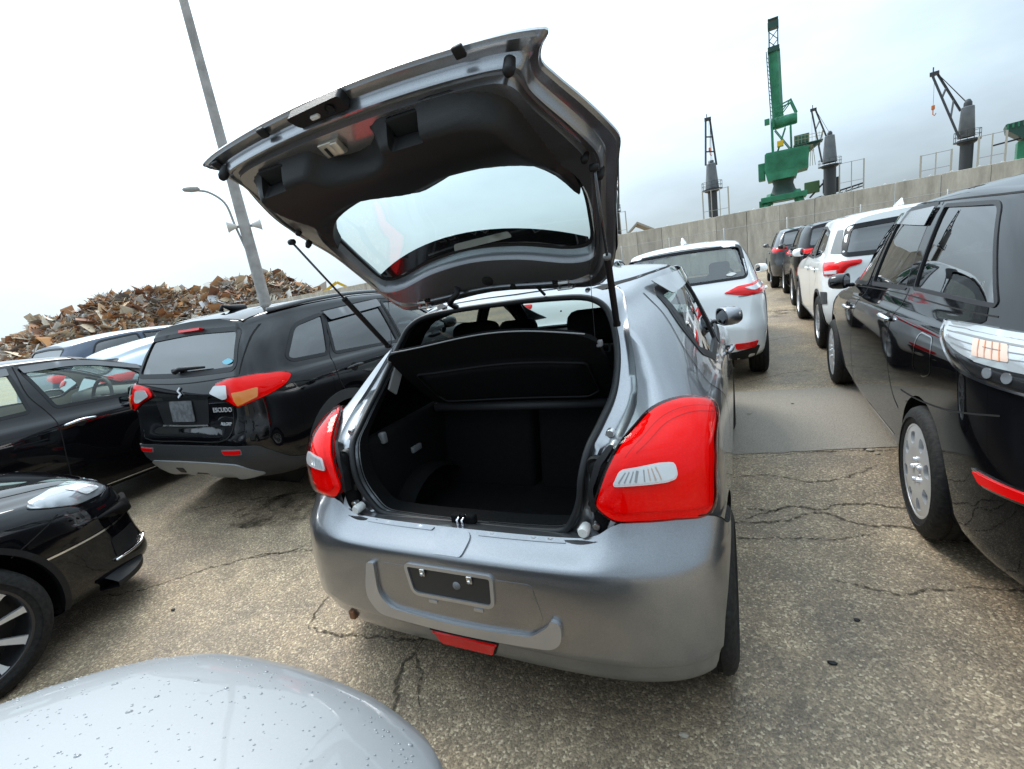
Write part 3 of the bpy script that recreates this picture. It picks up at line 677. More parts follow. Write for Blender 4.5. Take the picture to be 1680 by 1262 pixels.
for i, l in enumerate(CR): crack(l, .016 if i in (2, 3, 5, 7, 8) else .011, i)
PAT = mat('asphalt_repair', (.24, .21, .175), .75, fn=grain(190, .6, (.15, .128, .10), (.36, .315, .26)))
pq = resample(np.array([(.72, 4.02), (1.3, 4.07), (2.6, 4.13), (2.62, 2.72), (1.76, 2.60), (.72, 2.38)]), .06); pq = pq+rng.normal(0, .008, pq.shape)
mobj('asphalt_patch', [(x, y, .004) for x, y in pq], [tuple(range(len(pq)-1, -1, -1))], PAT, GR, False)
def damp_mat():
    m = bpy.data.materials.new('damp_film'); m.use_nodes = True; t = m.node_tree; p = t.nodes['Principled BSDF']; n = t.nodes.new; L = t.links.new; p.inputs['Roughness'].default_value = .12; p.inputs['Base Color'].default_value = (.06, .048, .036, 1)
    tc = n('ShaderNodeTexCoord'); z = n('ShaderNodeTexNoise'); z.inputs['Scale'].default_value = 5; z.inputs['Detail'].default_value = 7; z.inputs['Roughness'].default_value = .7; L(tc.outputs['Object'], z.inputs['Vector'])
    r = n('ShaderNodeMapRange'); r.inputs[1].default_value = .46; r.inputs[2].default_value = .66; r.inputs[4].default_value = .75; L(z.outputs[0], r.inputs[0]); L(r.outputs[0], p.inputs['Alpha']); return m
DAMP = damp_mat()
for k, P_ in enumerate(([(1.45, 8.9), (1.9, 9.05), (2.3, 9.5), (2.1, 10.0), (1.6, 9.95), (1.4, 9.4)], [(-2.85, 1.05), (-2.5, 1.45), (-2.1, 1.4), (-2.0, 1.1), (-2.3, .85), (-2.7, .85)], [(-1.5, 1.2), (-1.3, 1.7), (-1.15, 1.6), (-1.2, 1.1)])):
    q = crom(P_, 5); mobj('damp_patch', [(x, y, .0062) for x, y in q], [tuple(range(len(q)))] if np.sum(q[:, 0]*np.roll(q[:, 1], -1)-np.roll(q[:, 0], -1)*q[:, 1]) > 0 else [tuple(range(len(q)-1, -1, -1))], DAMP, GR, False)
STN = mat('pebble', (.32, .28, .22), .8)
pb = []
for x, y, s_ in ((1.70, 2.53, .018), (1.73, 2.48, .012), (1.68, 2.56, .009), (.99, 3.33, .016), (.71, .12, .012), (1.35, 3.6, .010), (-1.5, 1.35, .012), (1.18, .55, .011), (1.3, .8, .009), (-2.0, .05, .010)):
    bm = bmesh.new(); bmesh.ops.create_icosphere(bm, subdivisions=1, radius=s_); bm.verts.index_update()
    V = [(v.co.x*1.5*rng.uniform(.8, 1.2)+x, v.co.y*rng.uniform(.8, 1.2)+y, v.co.z*.6+s_*.4) for v in bm.verts]; F = [[v.index for v in f.verts] for f in bm.faces]; bm.free()
    mobj('stone_chip', V, F, STN if s_ > .011 else PLA, GR, False)

# ------------------------------------------------------------------ quay wall of concrete panels, yard fence
def concrete_fn(t, p):
    n = t.nodes.new; L = t.links.new; tc = n('ShaderNodeTexCoord')
    oi = n('ShaderNodeObjectInfo')
    va = n('ShaderNodeVectorMath'); va.operation = 'ADD'; L(tc.outputs['Object'], va.inputs[0]); L(oi.outputs['Location'], va.inputs[1])
    mp = n('ShaderNodeMapping'); mp.inputs['Scale'].default_value = (1.6, 1.6, .35); L(va.outputs[0], mp.inputs[0])
    a = n('ShaderNodeTexNoise'); a.inputs['Scale'].default_value = 2.2; a.inputs['Detail'].default_value = 8; a.inputs['Roughness'].default_value = .7; L(mp.outputs[0], a.inputs['Vector'])
    c = n('ShaderNodeValToRGB'); e = c.color_ramp.elements; e[0].position = .28; e[0].color = (.31, .275, .225, 1); e[1].position = .72; e[1].color = (.62, .57, .48, 1); L(a.outputs[0], c.inputs[0])
    mr = n('ShaderNodeMapRange'); mr.inputs[3].default_value = .84; mr.inputs[4].default_value = 1.12; L(oi.outputs['Random'], mr.inputs[0])
    m = n('ShaderNodeMix'); m.data_type = 'RGBA'; m.blend_type = 'MULTIPLY'; m.inputs[0].default_value = 1; L(c.outputs[0], m.inputs[6]); L(mr.outputs[0], m.inputs[7]); L(m.outputs[2], p.inputs['Base Color'])
    b = n('ShaderNodeBump'); b.inputs['Strength'].default_value = .3; b.inputs['Distance'].default_value = .02; L(a.outputs[0], b.inputs['Height']); L(b.outputs[0], p.inputs['Normal'])
CONC = mat('weathered_concrete', (.36, .33, .28), .85, fn=concrete_fn)
GALV = mat('galvanised_pipe', (.34, .34, .33), .6, .3)
wdir = Vector((1, -.22, 0)).normalized(); wn = Vector((.22, 1, 0)).normalized(); WA = math.atan2(-.22, 1)
def wpt(s_, d=0, z=0):      # s_ metres along the wall from the point straight ahead, d behind (+) / before (-)
    p = Vector((.917, 25.87, 0))+wdir*s_+wn*d; return Vector((p.x, p.y, z))
wall = empty('concrete_wall', wpt(0), WA); tag(wall, 'long concrete panel wall along the quay behind the parked cars', 'wall')
pm = MB().box((0, 0, 1.39), (1.385, .22, 2.72), None, .012); pmesh = None; hoop = None
for i in range(-88, 15):
    if pmesh is None:
        o = pm.build('panel', CONC, wall); pmesh = o.data
        hp = MB().tube([(.05*math.cos(a), 0, .05*math.sin(a)) for a in np.linspace(0, math.pi, 9)], .009, 6).build('lifting_loop', STEEL, o); hoop = hp.data; hp.location = (.3, 0, 2.755)
        bpy.data.objects.remove(hp)
    else: o = bpy.data.objects.new('panel', pmesh); COL.objects.link(o); o.parent = wall
    o.location = (i*1.4, float(rng.normal(0, .012)), float(rng.normal(0, .008))); o.rotation_euler = (0, float(rng.normal(0, .002)), float(rng.normal(0, .004)))
    if -14 < i: 
        for dx in (-.4, .38):
            h = bpy.data.objects.new('lifting_loop', hoop); COL.objects.link(h); h.parent = o; h.location = (dx, 0, 2.742)
fence = empty('wire_fence', wpt(0, -1.6), WA); tag(fence, 'galvanised wire fence with slanted barbed arms before the concrete wall', 'fence')
pp = MB().tube([(0, 0, 0), (0, 0, 2.10)], .030, 8); pl_ = MB().tube([(0, 0, 0), (0, 0, 2.05)], .035, 8); pl_.tube([(0, 0, 2.05), (-.26, -.10, 2.42)], .022, 6)
po = la = None
for i in range(-50, 8):
    left = i < -5
    if left:
        if la is None: o = pl_.build('post', GALV, fence, True); la = o.data
        else: o = bpy.data.objects.new('post', la); COL.objects.link(o); o.parent = fence
    else:
        if po is None: o = pp.build('post', GALV, fence, True); po = o.data
        else: o = bpy.data.objects.new('post', po); COL.objects.link(o); o.parent = fence
    o.location = (i*2.6, 0, 0)
for z in (2.02, 1.35, .7, .12): MB().tube([(-130, 0, z), (20, 0, z)], .014 if z > 2 else .006, 6).build('rail' if z > 2 else 'wire', GALV, fence)
for k, (dx, dy, z) in enumerate(((-.09, -.03, 2.18), (-.17, -.06, 2.30), (-.25, -.09, 2.41))): MB().tube([(-130+dx, dy, z), (-14+dx, dy, z)], .006, 5).build('barbed_wire', GALV, fence)
# chain-link mesh
ml = MB()
for i in range(-150, 150):
    x = i*.12
    for dx in (1.9, -1.9):
        ml.F.append((len(ml.V), len(ml.V)+1, len(ml.V)+2, len(ml.V)+3)); ml.V += [(x-.003, 0, .1), (x+.003, 0, .1), (x+dx+.003, 0, 2.0), (x+dx-.003, 0, 2.0)]
tag(ml.build('chain_link_mesh', GALV, fence), kind='stuff')

# ------------------------------------------------------------------ far things behind the wall: positions in polar form round the yard (azimuth degrees, metres)
def station(name, az, D, label, cat, group=None):
    a = R_(az); o = empty(name, (.917+D*math.sin(a), -1.131+D*math.cos(a), 0), -a); tag(o, label, cat, group); return o
GRN = mat('crane_green', (.025, .20, .105), .5, .1, fn=grain(.8, .1, (.016, .145, .072), (.034, .24, .13)))
GRND = mat('crane_dark_green', (.015, .06, .045), .5, .1)
SHIP = mat('ship_crane_grey', (.14, .155, .165), .5, .2, fn=grain(.9, .1, (.11, .12, .13), (.17, .185, .195)))
SHIPD = mat('ship_crane_dark', (.03, .034, .038), .5)
ORNG = mat('hook_orange', (.55, .16, .04), .5); YEL = mat('machine_yellow', (.65, .42, .02), .5); RUSTY = mat('rusty_steel', (.22, .10, .05), .8)
def poly_prism(pts, d0, d1):
    M = Matrix.Translation((0, d1, 0)) @ Matrix.Rotation(R_(90), 4, 'X'); return MB().prism(pts, d1-d0, M)
# green harbour crane
c = station('harbour_crane', 4.77, 80, 'tall green harbour crane with box jib and ribbed machinery house', 'crane')
poly_prism([(-2.1, 11.8), (-1.9, 12.0), (2.95, 11.85), (2.9, 9.15), (1.75, 9.05), (1.55, 8.4), (-1.85, 8.4), (-2.18, 9.9)], -2.2, 2.2).build('machinery_house', GRN, c)
rb = MB()
for i in range(26): rb.box((-1.8+i*.18, -2.22, 10.55), (.05, .06, 2.2))
rb.build('wall_rib', GRN, c)
MB().box((-2.55, -.6, 9.8), (.8, 2, 2.2), None, .06).build('electric_cabin', GRN, c)
jb = MB(); jb.bar((-.42, 1.0, 15.2), (-.72, .2, 24.7), 1.05, 1.0); jb.build('jib_box', GRN, c)
hd = MB()
for x in (-1.3, -.3):
    hd.bar((x, -.3, 24.5), (x+.05, -.3, 28.1), .13); hd.bar((x, .5, 24.5), (x+.05, .5, 28.1), .13)
for z0, z1 in ((24.6, 25.7), (25.7, 26.8)): hd.bar((-1.3, -.3, z0), (-.28, -.3, z1), .08); hd.bar((-.28, -.3, z0), (-1.28, -.3, z1), .08)
hd.box((-.78, .1, 27.5), (1.25, 1.1, .7)); hd.box((-.78, .1, 28.2), (1.2, 1.0, .12)); hd.bar((-1.3, 0, 27.5), (-1.3, 0, 28.4), .12); hd.bar((-.26, 0, 27.5), (-.26, 0, 28.3), .12)
hd.box((-.78, .1, 24.7), (1.35, 1.2, .6)); hd.build('jib_head', GRND, c)
tl = MB()
for y in (-.4, .5):
    tl.bar((-1.64, y, 24.6), (-1.31, y, 17), .10); tl.bar((-1.31, y, 17), (-1.13, y, 12.1), .10); tl.bar((-1.45, y, 24.6), (-1.0, y, 15.2), .08)
for i in range(16): z = 24-i*.5; tl.bar((-1.62+i*.02, -.4, z), (-1.40+i*.025, -.4, z-.4), .05)
tl.build('tie_lattice', GRND, c)
cw = MB().lathe([(.001, -1.5), (.62, -1.5), (.70, -1.3), (.70, 1.4), (.62, 1.6), (.001, 1.6)], 20, 'x', (.15, -.2, 15.75)); cw.build('counterweight', GRN, c, True, R_(40))
af = MB()
for y in (-.9, .9):
    af.bar((-1.0, y, 17.5), (1.0, y, 18.0), .16); af.bar((1.0, y, 18.1), (1.7, y, 16.3), .4, .2); af.bar((-1.0, y, 15.2), (-1.0, y, 17.6), .25); af.bar((-.6, y, 16.2), (.9, y, 17.9), .12); af.bar((-.9, y, 17.5), (.2, y, 16.4), .12)
    af.bar((-1.2, y, 15.6), (-1.15, y, 12.0), .28); af.bar((.98, y, 15.0), (1.05, y, 12.0), .22); af.bar((-.9, y, 15.0), (.9, y, 12.1), .12); af.bar((.4, y, 15), (-.6, y, 12.1), .12)
af.box((-1.75, -.5, 16.1), (.6, .7, .7)); af.build('a_frame', GRN, c)
op = MB().box((2.2, -.4, 12.9), (1.7, 1.6, 1.1), None, .05); op.box((2.9, -.4, 12.2), (3.3, 2.4, .10)); op.build('operator_cab', mat('crane_cab', (.03, .11, .07), .4), c)
rl_ = MB()
for x in np.linspace(1.4, 4.5, 9): rl_.bar((x, -1.6, 12.25), (x, -1.6, 13.3), .04)
rl_.bar((1.4, -1.6, 13.3), (4.5, -1.6, 13.0), .05); rl_.bar((1.4, -1.6, 12.8), (4.5, -1.6, 12.7), .04)
for i in range(5): rl_.bar((3.0+.1*i, -1.5, 11.9), (2.5+.3*i, -1.3, 9.3), .05)
rl_.build('handrail', mat('rail_pale', (.35, .33, .2), .6), c)
poly_prism([(2.9, 12.1), (4.55, 12.25), (4.0, 11.9), (3.0, 11.2)], -1.3, 1.0).build('cab_bracket', GRND, c)
MB().box((-.25, -1.2, 12.9), (.75, .8, .7), None, .05).build('winch_cover', YEL, c)
MB().lathe([(1.35, 8.4), (1.2, 7.8), (1.45, 7.0), (2.2, 6.3), (2.2, 5.6)], 24, 'z').build('slewing_column', mat('slew_dark', (.02, .05, .035), .6), c, True, R_(40))
pt = MB()
for sx in (-1, 1):
    for sy in (-1, 1): pt.bar((1.5*sx, 1.5*sy, 6.6), (3.4*sx, 3.4*sy, 0), .7)
pt.box((0, 0, 6.0), (5.4, 5.2, .7), None, .05); pt.box((-2.3, -1, 5.6), (1.3, 1.5, .8)); pt.build('portal_base', GRN, c)
# ship's deck cranes
def deck_crane(az, D, label, tip, tips2, arm_base, cyl, ped, hook, knob):
    c = station('deck_crane', az, D, label, 'crane', 'deck cranes of the moored ships')
    (xt, zt), (xt2, zt2) = tip, tips2; (x0, z0, w0), (x1, z1, w1) = cyl
    V = MB().lathe([(w0*.98, z0), (w0, z0+.02), (w1, z1-.05), (w1*.9, z1), (.001, z1)], 20, 'z', ((x0+x1)/2, 0, 0)); V.build('crane_house', SHIP, c, True, R_(40))
    MB().lathe([(ped[1]*.98, 0), (ped[1], ped[2]-.5), (w0*1.12, ped[2]-.35), (w0*1.12, ped[2])], 20, 'z', (ped[0], 0, 0)).build('pedestal', SHIPD, c, True, R_(40))
    j = MB(); (ax, az_), (bx, bz) = arm_base
    j.bar((ax, -.8, az_), (xt, -.25, zt), .17); j.bar((bx, .8, bz), (xt2, .25, zt2), .17)
    for q in (.30, .62): j.bar((ax+(xt-ax)*q, -.8+.55*q, az_+(zt-az_)*q), (bx+(xt2-bx)*q, .8-.55*q, bz+(zt2-bz)*q), .14)
    j.box(((xt+xt2)/2, 0, (zt+zt2)/2), (abs(xt2-xt)+.3, .7, .3)); j.bar(((xt+xt2)/2-.1, 0, zt), ((xt+xt2)/2-.1, 0, zt+.6), .1); j.build('jib', SHIPD, c)
    w = MB(); w.tube([(xt2, 0, zt2), (x1, .1, z1+.3)], .025, 5); w.tube([(xt2, 0.2, zt2), (x1+.15, .2, z1)], .02, 5); w.tube([(hook[0], 0, zt), (hook[0], 0, hook[1])], .015, 5); w.build('cable', SHIPD, c)
    h = MB(); h.box((hook[0], 0, hook[1]), (.28, .28, .42), None, .06); h.tube([(hook[0], 0, hook[1]-.2), (hook[0], 0, hook[1]-.65), (hook[0]+.14, 0, hook[1]-.8), (hook[0]+.24, 0, hook[1]-.6)], .05, 6); h.build('hook_block', ORNG, c)
    k = MB().lathe([(.34, z1-.05), (.32, z1+.35), (.16, knob), (.001, knob+.05)], 12, 'z', (x1, 0, 0)); k.build('mast_cap', SHIPD, c, True)
    g = MB(); zz = ped[2]-.1
    for t in np.linspace(0, 2*math.pi, 13)[:-1]: g.bar((ped[0]+w0*1.5*math.cos(t), w0*1.5*math.sin(t), zz), (ped[0]+w0*1.5*math.cos(t), w0*1.5*math.sin(t), zz+.9), .04)
    for q in (.45, .9): g.tube([(ped[0]+w0*1.5*math.cos(t), w0*1.5*math.sin(t), zz+q) for t in np.linspace(0, 2*math.pi, 25)[:-1]], .025, 5, True)
    g.lathe([(w0, zz), (w0*1.55, zz), (w0*1.55, zz-.12), (w0, zz-.12)], 20, 'z', (ped[0], 0, 0)); g.build('service_platform', SHIPD, c)
    return c
deck_crane(-1.59, 70, 'grey deck crane with narrow upright jib left of the green crane', (-.47, 16.4), (.0, 16.4), ((-.75, 11.0), (.50, 11.0)), ((-.14, 8.2, .80), (-.12, 11.2, .55)), (-.15, .55, 8.2), (-.18, 12.9), 11.5)
deck_crane(8.54, 90, 'grey deck crane just right of the green crane, jib leaning left', (-2.15, 18.1), (-1.65, 18.0), ((-.86, 10.5), (-.30, 14.0)), ((.06, 10.3, .95), (.10, 14.0, .62)), (.1, .80, 10.0), (-2.1, 13.2), 14.6)
deck_crane(17.77, 70, 'grey deck crane nearest the right edge with hook hanging from its jib', (-2.62, 14.55), (-2.2, 14.5), ((-.32, 7.9), (-.31, 10.5)), ((.22, 7.8, .67), (.2, 10.65, .50)), (.3, .52, 7.6), (-2.4, 11.4), 11.3)
deck_crane(-11.55, 80, 'pale deck crane half hidden behind the open tailgate', (.62, 16.8), (.87, 16.7), ((-.38, 12.1), (.19, 8.9)), ((-.31, 8.7, .52), (-.31, 12, .5)), (-.31, .5, 8.6), (.3, 13.2), 12.6)
dk = station('ship_hold_ramp', 8.54, 92, 'green deck gear and railings below the deck crane', 'deck gear')
MB().box((-2.2, 0, 7.4), (2.0, 1.6, 1.7), None, .1).build('winch_house', mat('deck_green', (.06, .13, .05), .6), dk)
dd = MB(); dd.box((.3, 0, 7.2), (2.2, 1.4, 2.0)); dd.bar((-2.5, -.5, 5.9), (-.6, -.5, 7.8), .25); dd.bar((-3.4, -.6, 5.4), (4.2, -.6, 6.6), .22); dd.bar((-3.4, -.6, 5.0), (4.2, -.6, 6.2), .16)
for i in range(10): dd.bar((-3.2+i*.75, -.6, 5.1+i*.118), (-2.85+i*.75, -.6, 5.6+i*.118), .08)
dd.build('conveyor_truss', SHIPD, dk)
MB().box((.35, -.6, 9.2), (.8, .5, .8), None, .05).build('orange_box', ORNG, dk)
# pipe frames standing on the quay
def frame(az, D, x0, x1, z0, z1, label, nb=3):
    o = station('pipe_frame', az, D, label, 'frame', 'pipe frames on the quay'); m_ = [x0+(x1-x0)*i/(nb-1) for i in range(nb)]
    for i, x in enumerate(m_): MB().box((x, 0, z1/2), (.16 if i in (0, nb-1) else .10,)*2+(z1,)).build('post', mat('frame_beige', (.42, .40, .34), .7), o)
    r = MB()
    for z in (z1-.06, z0+(z1-z0)*.22): r.bar((x0, 0, z), (x1, 0, z), .05)
    r.build('rail', GALV, o)
frame(17.77, 66, -3.0, -.75, 4.8, 6.7, 'pale pipe frame left of the deck crane near the right edge')
frame(17.77, 66, 1.1, 2.9, 4.8, 7.3, 'pale pipe frame right of the deck crane near the right edge')
frame(8.54, 84, 1.2, 3.9, 6, 9.3, 'tall pale pipe frame right of the green crane', 3)
frame(-1.59, 66, -1.25, 1.6, 4.6, 7.7, 'pale pipe frame round the foot of the upright deck crane', 4)
frame(-11.55, 76, -.6, 1.05, 4.6, 8.0, 'rusty pipe frame beside the open tailgate', 3)
t_ = station('cargo_hopper', 17.77, 72, 'dark green hopper with ribbed roof at the right edge of the photo', 'hopper')
poly_prism([(2.96, 8.15), (7.5, 8.4), (7.5, 6.6), (4.3, 6.5), (3.4, 7.3), (3.1, 7.5)], -2, 2).build('hopper_roof', GRND, t_)
rr_ = MB()
for i in range(12): rr_.box((3.1+i*.36, -2.05, 7.95), (.14, .12, .45))
rr_.build('roof_rib', GRN, t_); MB().box((5.7, 0, 3.2), (3.6, 3, 6.4)).build('hopper_body', GRN, t_); MB().bar((2.2, -1, 6.55), (4.2, -1, 6.7), .15).build('walkway', SHIPD, t_)
gb = station('conveyor_gable', -11.55, 60, 'low pitched conveyor roof above the wall left of the white car', 'roof')
poly_prism([(.75, 4.05), (2.05, 5.2), (4.2, 3.95), (4.15, 3.75), (2.05, 4.95), (.9, 3.95)], -.5, 6).build('roof_slope', mat('conveyor_roof', (.33, .30, .25), .8), gb)
lg = MB()
for x in (.9, 2.0, 4.0): lg.box((x, 0, 2.0), (.12, .12, 4.0))
lg.build('post', SHIPD, gb)

# ------------------------------------------------------------------ lamp post
lp = station('lamp_post', -52.0, 15, 'tall grey concrete lamp post rising behind the black off-roader', 'lamp post')
MB().lathe([(.160, 0), (.140, 4), (.108, 8), (.085, 12.5), (.001, 12.5)], 24, 'z').build('pole', mat('pole_concrete', (.36, .345, .33), .8, fn=grain(4, .2, (.28, .27, .26), (.42, .405, .39))), lp, True, R_(40))
MB().tube(crom([(-.10, 0, 3.2), (-.22, 0, 3.9), (-.32, 0, 4.5), (-.62, 0, 4.78), (-.86, 0, 4.84)], 5, False), .028, 8).build('arm', GALV, lp, True)
MB().lathe([(.001, -.20), (.05, -.16), (.075, 0), (.06, .16), (.001, .2)], 12, 'x', (-.98, 0, 4.87)).build('luminaire', GALV, lp, True)
for sg in (-1, 1):
    o = MB().lathe([(.03, .12), (.05, .14), (.12, .30), (.15, .34), (.14, .35), (.04, .22), (.001, .2)], 16, 'x', (0, 0, 0)).build('loudspeaker', mat('speaker_white', (.62, .61, .58), .5), lp, True, R_(50))
    o.location = (.06*sg, -.1, 3.87); o.rotation_euler = (0, 0, 0 if sg > 0 else math.pi)
MB().box((0, 0, 3.87), (.52, .06, .06)).build('bracket', GALV, lp)

# ------------------------------------------------------------------ scrap heaps beyond the wall
def scrap_fn(t, p):
    n = t.nodes.new; L = t.links.new; at = n('ShaderNodeAttribute'); at.attribute_name = 'piece'
    c = n('ShaderNodeValToRGB'); c.color_ramp.interpolation = 'CONSTANT'; e = c.color_ramp.elements; cols = [(.40, .20, .10), (.50, .34, .20), (.26, .13, .08), (.58, .46, .32), (.62, .55, .44), (.36, .31, .26), (.70, .67, .62), (.44, .24, .12), (.24, .21, .19), (.54, .27, .11), (.60, .61, .62), (.55, .48, .39)]
    e[0].color = (*cols[0], 1); e[1].position = 1/12; e[1].color = (*cols[1], 1)
    for i in range(2, 12): x = e.new(i/12); x.color = (*cols[i], 1)
    L(at.outputs['Fac'], c.inputs[0]); L(c.outputs[0], p.inputs['Base Color'])
SCR = mat('scrap_metal', (.25, .15, .08), .75, .15, fn=scrap_fn)
def heap(az0, D, prof, label, seed, n=2600):
    """prof: (azimuth, elevation of the crest seen from the yard)"""
    r = np.random.default_rng(seed); f = pchip(prof); o = station('scrap_heap', az0, D, label, 'scrap heap', None); a0, a1 = prof[0][0], prof[-1][0]
    V = []; F = []; C_ = []
    def wpos(az, z, back): 
        d = D+back; return np.array((math.tan(R_(az-az0))*d, back, z))
    H = lambda az: max(.6, 1.53+float(f(az))*D)
    # core
    for j in range(9):
        for i in range(31):
            az = a0+(a1-a0)*i/30; q = j/8; V.append(wpos(az, H(az)*math.sin(q*math.pi/2)*.93+r.normal(0, .12), -9+q*9))
    for j in range(8):
        for i in range(30): F.append((j*31+i, j*31+i+1, (j+1)*31+i+1, (j+1)*31+i)); C_.append(r.random()*.7)
    for k in range(n):
        az = a0+(a1-a0)*r.random(); q = r.random()**.7; p = wpos(az, H(az)*math.sin(q*math.pi/2)*.95, -9+q*9.2); kind = r.random()
        if kind < .45: dims = np.array((r.uniform(.6, 2.6), r.uniform(.05, .22), .06))
        elif kind < .85: dims = np.array((r.uniform(.4, 1.7), r.uniform(.2, 1.0), .03))
        elif kind < .95: dims = np.array((r.uniform(.3, .9), r.uniform(.3, .8), r.uniform(.2, .5)))
        else: dims = np.array((r.uniform(1.5, 3.6), r.uniform(.7, 1.6), .05))
        q4 = np.array(Matrix.Rotation(r.uniform(0, 6.28), 3, 'Z') @ Matrix.Rotation(r.normal(0, .7), 3, 'X') @ Matrix.Rotation(r.normal(0, .55), 3, 'Y')); k0 = len(V); cc = r.random()*.999
        for sx in (-1, 1):
            for sy in (-1, 1):
                for sz in (-1, 1): V.append(p+q4 @ (dims*np.array((sx, sy, sz))*.5*(1+.15*r.normal(0, 1, 3))))
        for f_ in ((0, 1, 3, 2), (4, 6, 7, 5), (0, 4, 5, 1), (2, 3, 7, 6), (0, 2, 6, 4), (1, 5, 7, 3)): F.append(tuple(k0+i for i in f_)); C_.append(cc)
    g = mobj('scrap_pieces', V, F, SCR, o, False); at = g.data.attributes.new('piece', 'FLOAT', 'FACE'); at.data.foreach_set('value', np.array(C_, np.float32)); tag(g, kind='stuff')
heap(-66, 84, [(-73.2, .0), (-71.7, .012), (-70, .028), (-68.5, .04), (-67.2, .037), (-66, .055), (-65, .064), (-63.8, .06), (-62.6, .058)], 'rust brown scrap metal heap rising from the left edge', 11, 6000)
heap(-60, 88, [(-64.6, .05), (-63.5, .058), (-62.3, .068), (-61, .069), (-59.6, .060), (-58.2, .056), (-57, .047), (-56, .04)], 'mixed grey and brown scrap heap in the middle of the row', 12, 5500)
heap(-52, 80, [(-58, .03), (-57, .046), (-55.5, .06), (-54, .068), (-52.5, .066), (-51, .068), (-49.8, .058), (-48.4, .040), (-47, .028), (-46, .018)], 'rust red scrap metal heap behind the lamp post', 13, 6000)
yb = station('yellow_excavator', -45.5, 74, 'yellow excavator arm showing above the wall beside the scrap heap', 'excavator')
ye = MB(); ye.bar((-1.6, 0, 2.6), (1.4, 0, 4.25), .5, .4); ye.bar((1.4, 0, 4.25), (2.6, 0, 3.4), .4, .35); ye.build('boom', YEL, yb); MB().box((-2.2, 0, 1.9), (2.4, 2.2, 1.8), None, .1).build('cab', YEL, yb); MB().box((-2.2, 0, .5), (3.4, 2.4, 1.0), None, .3).build('track', SHIPD, yb)
# ------------------------------------------------------------------ the cars
def p3(th, P):
    t = R_(th); return np.array([(x*math.cos(t)+y*math.sin(t), z) for x, y, z in P])
def symloop(H):
    """right half outline from top to bottom -> closed loop"""
    H = np.array(H, float); L = H[::-1].copy(); L[:, 0] *= -1; return np.vstack([H, L])
def text_part(s, size, M, mt, parent, name='lettering', ext=.002, sx=1.):
    cu = bpy.data.curves.new('t', 'FONT'); cu.body = s; cu.size = size; cu.extrude = ext; cu.align_x = 'CENTER'; cu.align_y = 'CENTER'; cu.resolution_u = 2
    to = bpy.data.objects.new('t', cu); COL.objects.link(to); dg = bpy.context.evaluated_depsgraph_get(); me = bpy.data.meshes.new_from_object(to.evaluated_get(dg))
    bpy.data.objects.remove(to); me.transform(M @ Matrix.Diagonal((sx, 1, 1, 1))); me.materials.clear(); me.materials.append(mt)
    o = bpy.data.objects.new(name, me); COL.objects.link(o); o.parent = parent; return o
def face_rear(c, x, z, off=.004):
    """matrix: local XY plane laid on the tail at (x,z), readable from behind"""
    h, n = c.cast(0, x, z); h = h+n*off; up = Vector((0, 0, 1)); up = (up-n*up.dot(n)).normalized(); rt = up.cross(n).normalized()
    M = Matrix((rt, up, n)).transposed().to_4x4(); M.translation = h; return M
def rear_window_loop(w0, z0, w1, z1, bow=.02, r=.05): return rl([(-w0, z0, r), (0, z0-bow, .5), (w0, z0, r), (w1, z1, r), (0, z1+bow, .5), (-w1, z1, r)], r, 6)

# ---- black off-roader on the left
c = Car('offroad_car', 'black compact off-road car with silver skid plate, parked left of the open hatchback', (-2.935, .865), 0, SP_VITARA, BLACK)
c.arches((.82, 3.32), .400, .345, mat('cladding_grey', (.032, .034, .037), .55, fn=grain(260, .2, (.028, .03, .033), (.038, .04, .043))), .075, .52, (1, -1))
c.window(0, rear_window_loop(.615, 1.185, .555, 1.45), GL_DARK, 'C', 'rear_window', sw=.02)
c.window(90, rl([(.46, 1.19), (.66, 1.405, .08), (.985, 1.452), (.835, 1.135), (.49, 1.155)], .04), GL_DARK, 'both', 'quarter_window')
c.window(90, rl([(1.0, 1.43), (1.70, 1.475), (1.72, 1.07), (.90, 1.125)], .035), GL_DARK, 'both', 'rear_door_window')
c.window(90, rl([(1.78, 1.475), (2.2, 1.44, .1), (2.78, 1.08), (1.80, 1.065)], .035), GL_MID, 'both', 'front_door_window')
c.window(180, rear_window_loop(.66, 1.13, .56, 1.50), GL_MID, 'C', 'windscreen')
c.body(INT); c.arch_parts(); c.seats(2.0, 1.15, .42); c.dash(2.75, 1.08)
for y in (.82, 3.32): c.wheel(.775, y, .335, .225, .215, 'ten', ALLOYD)
c.strip('panel_gap', 90, [(1.0, 1.46), (.93, 1.25), (.84, 1.12), (.816, .93), (.864, .80), (.93, .76)], .007, GAP, side='both'); c.strip('panel_gap', 90, [(1.75, 1.48), (1.76, 1.05), (1.74, .6), (1.72, .33)], .007, GAP, side='both')
c.strip('panel_gap', 90, [(1.0, 1.475), (1.75, 1.50), (2.3, 1.45)], .006, GAP, side='both')
th = 35
lamp = p3(th, [(.365, .081, 1.024), (.43, .107, 1.090), (.57, .124, 1.122), (.69, .226, 1.125), (.79, .384, 1.098), (.835, .44, 1.067), (.84, .358, 1.005), (.80, .259, .969), (.642, .091, .914), (.545, .069, .970)])
tl = c.patch('tail_lamp', th, rl(lamp, .03), LENSR, .014, .014, .025, side='both', bulge=.014)
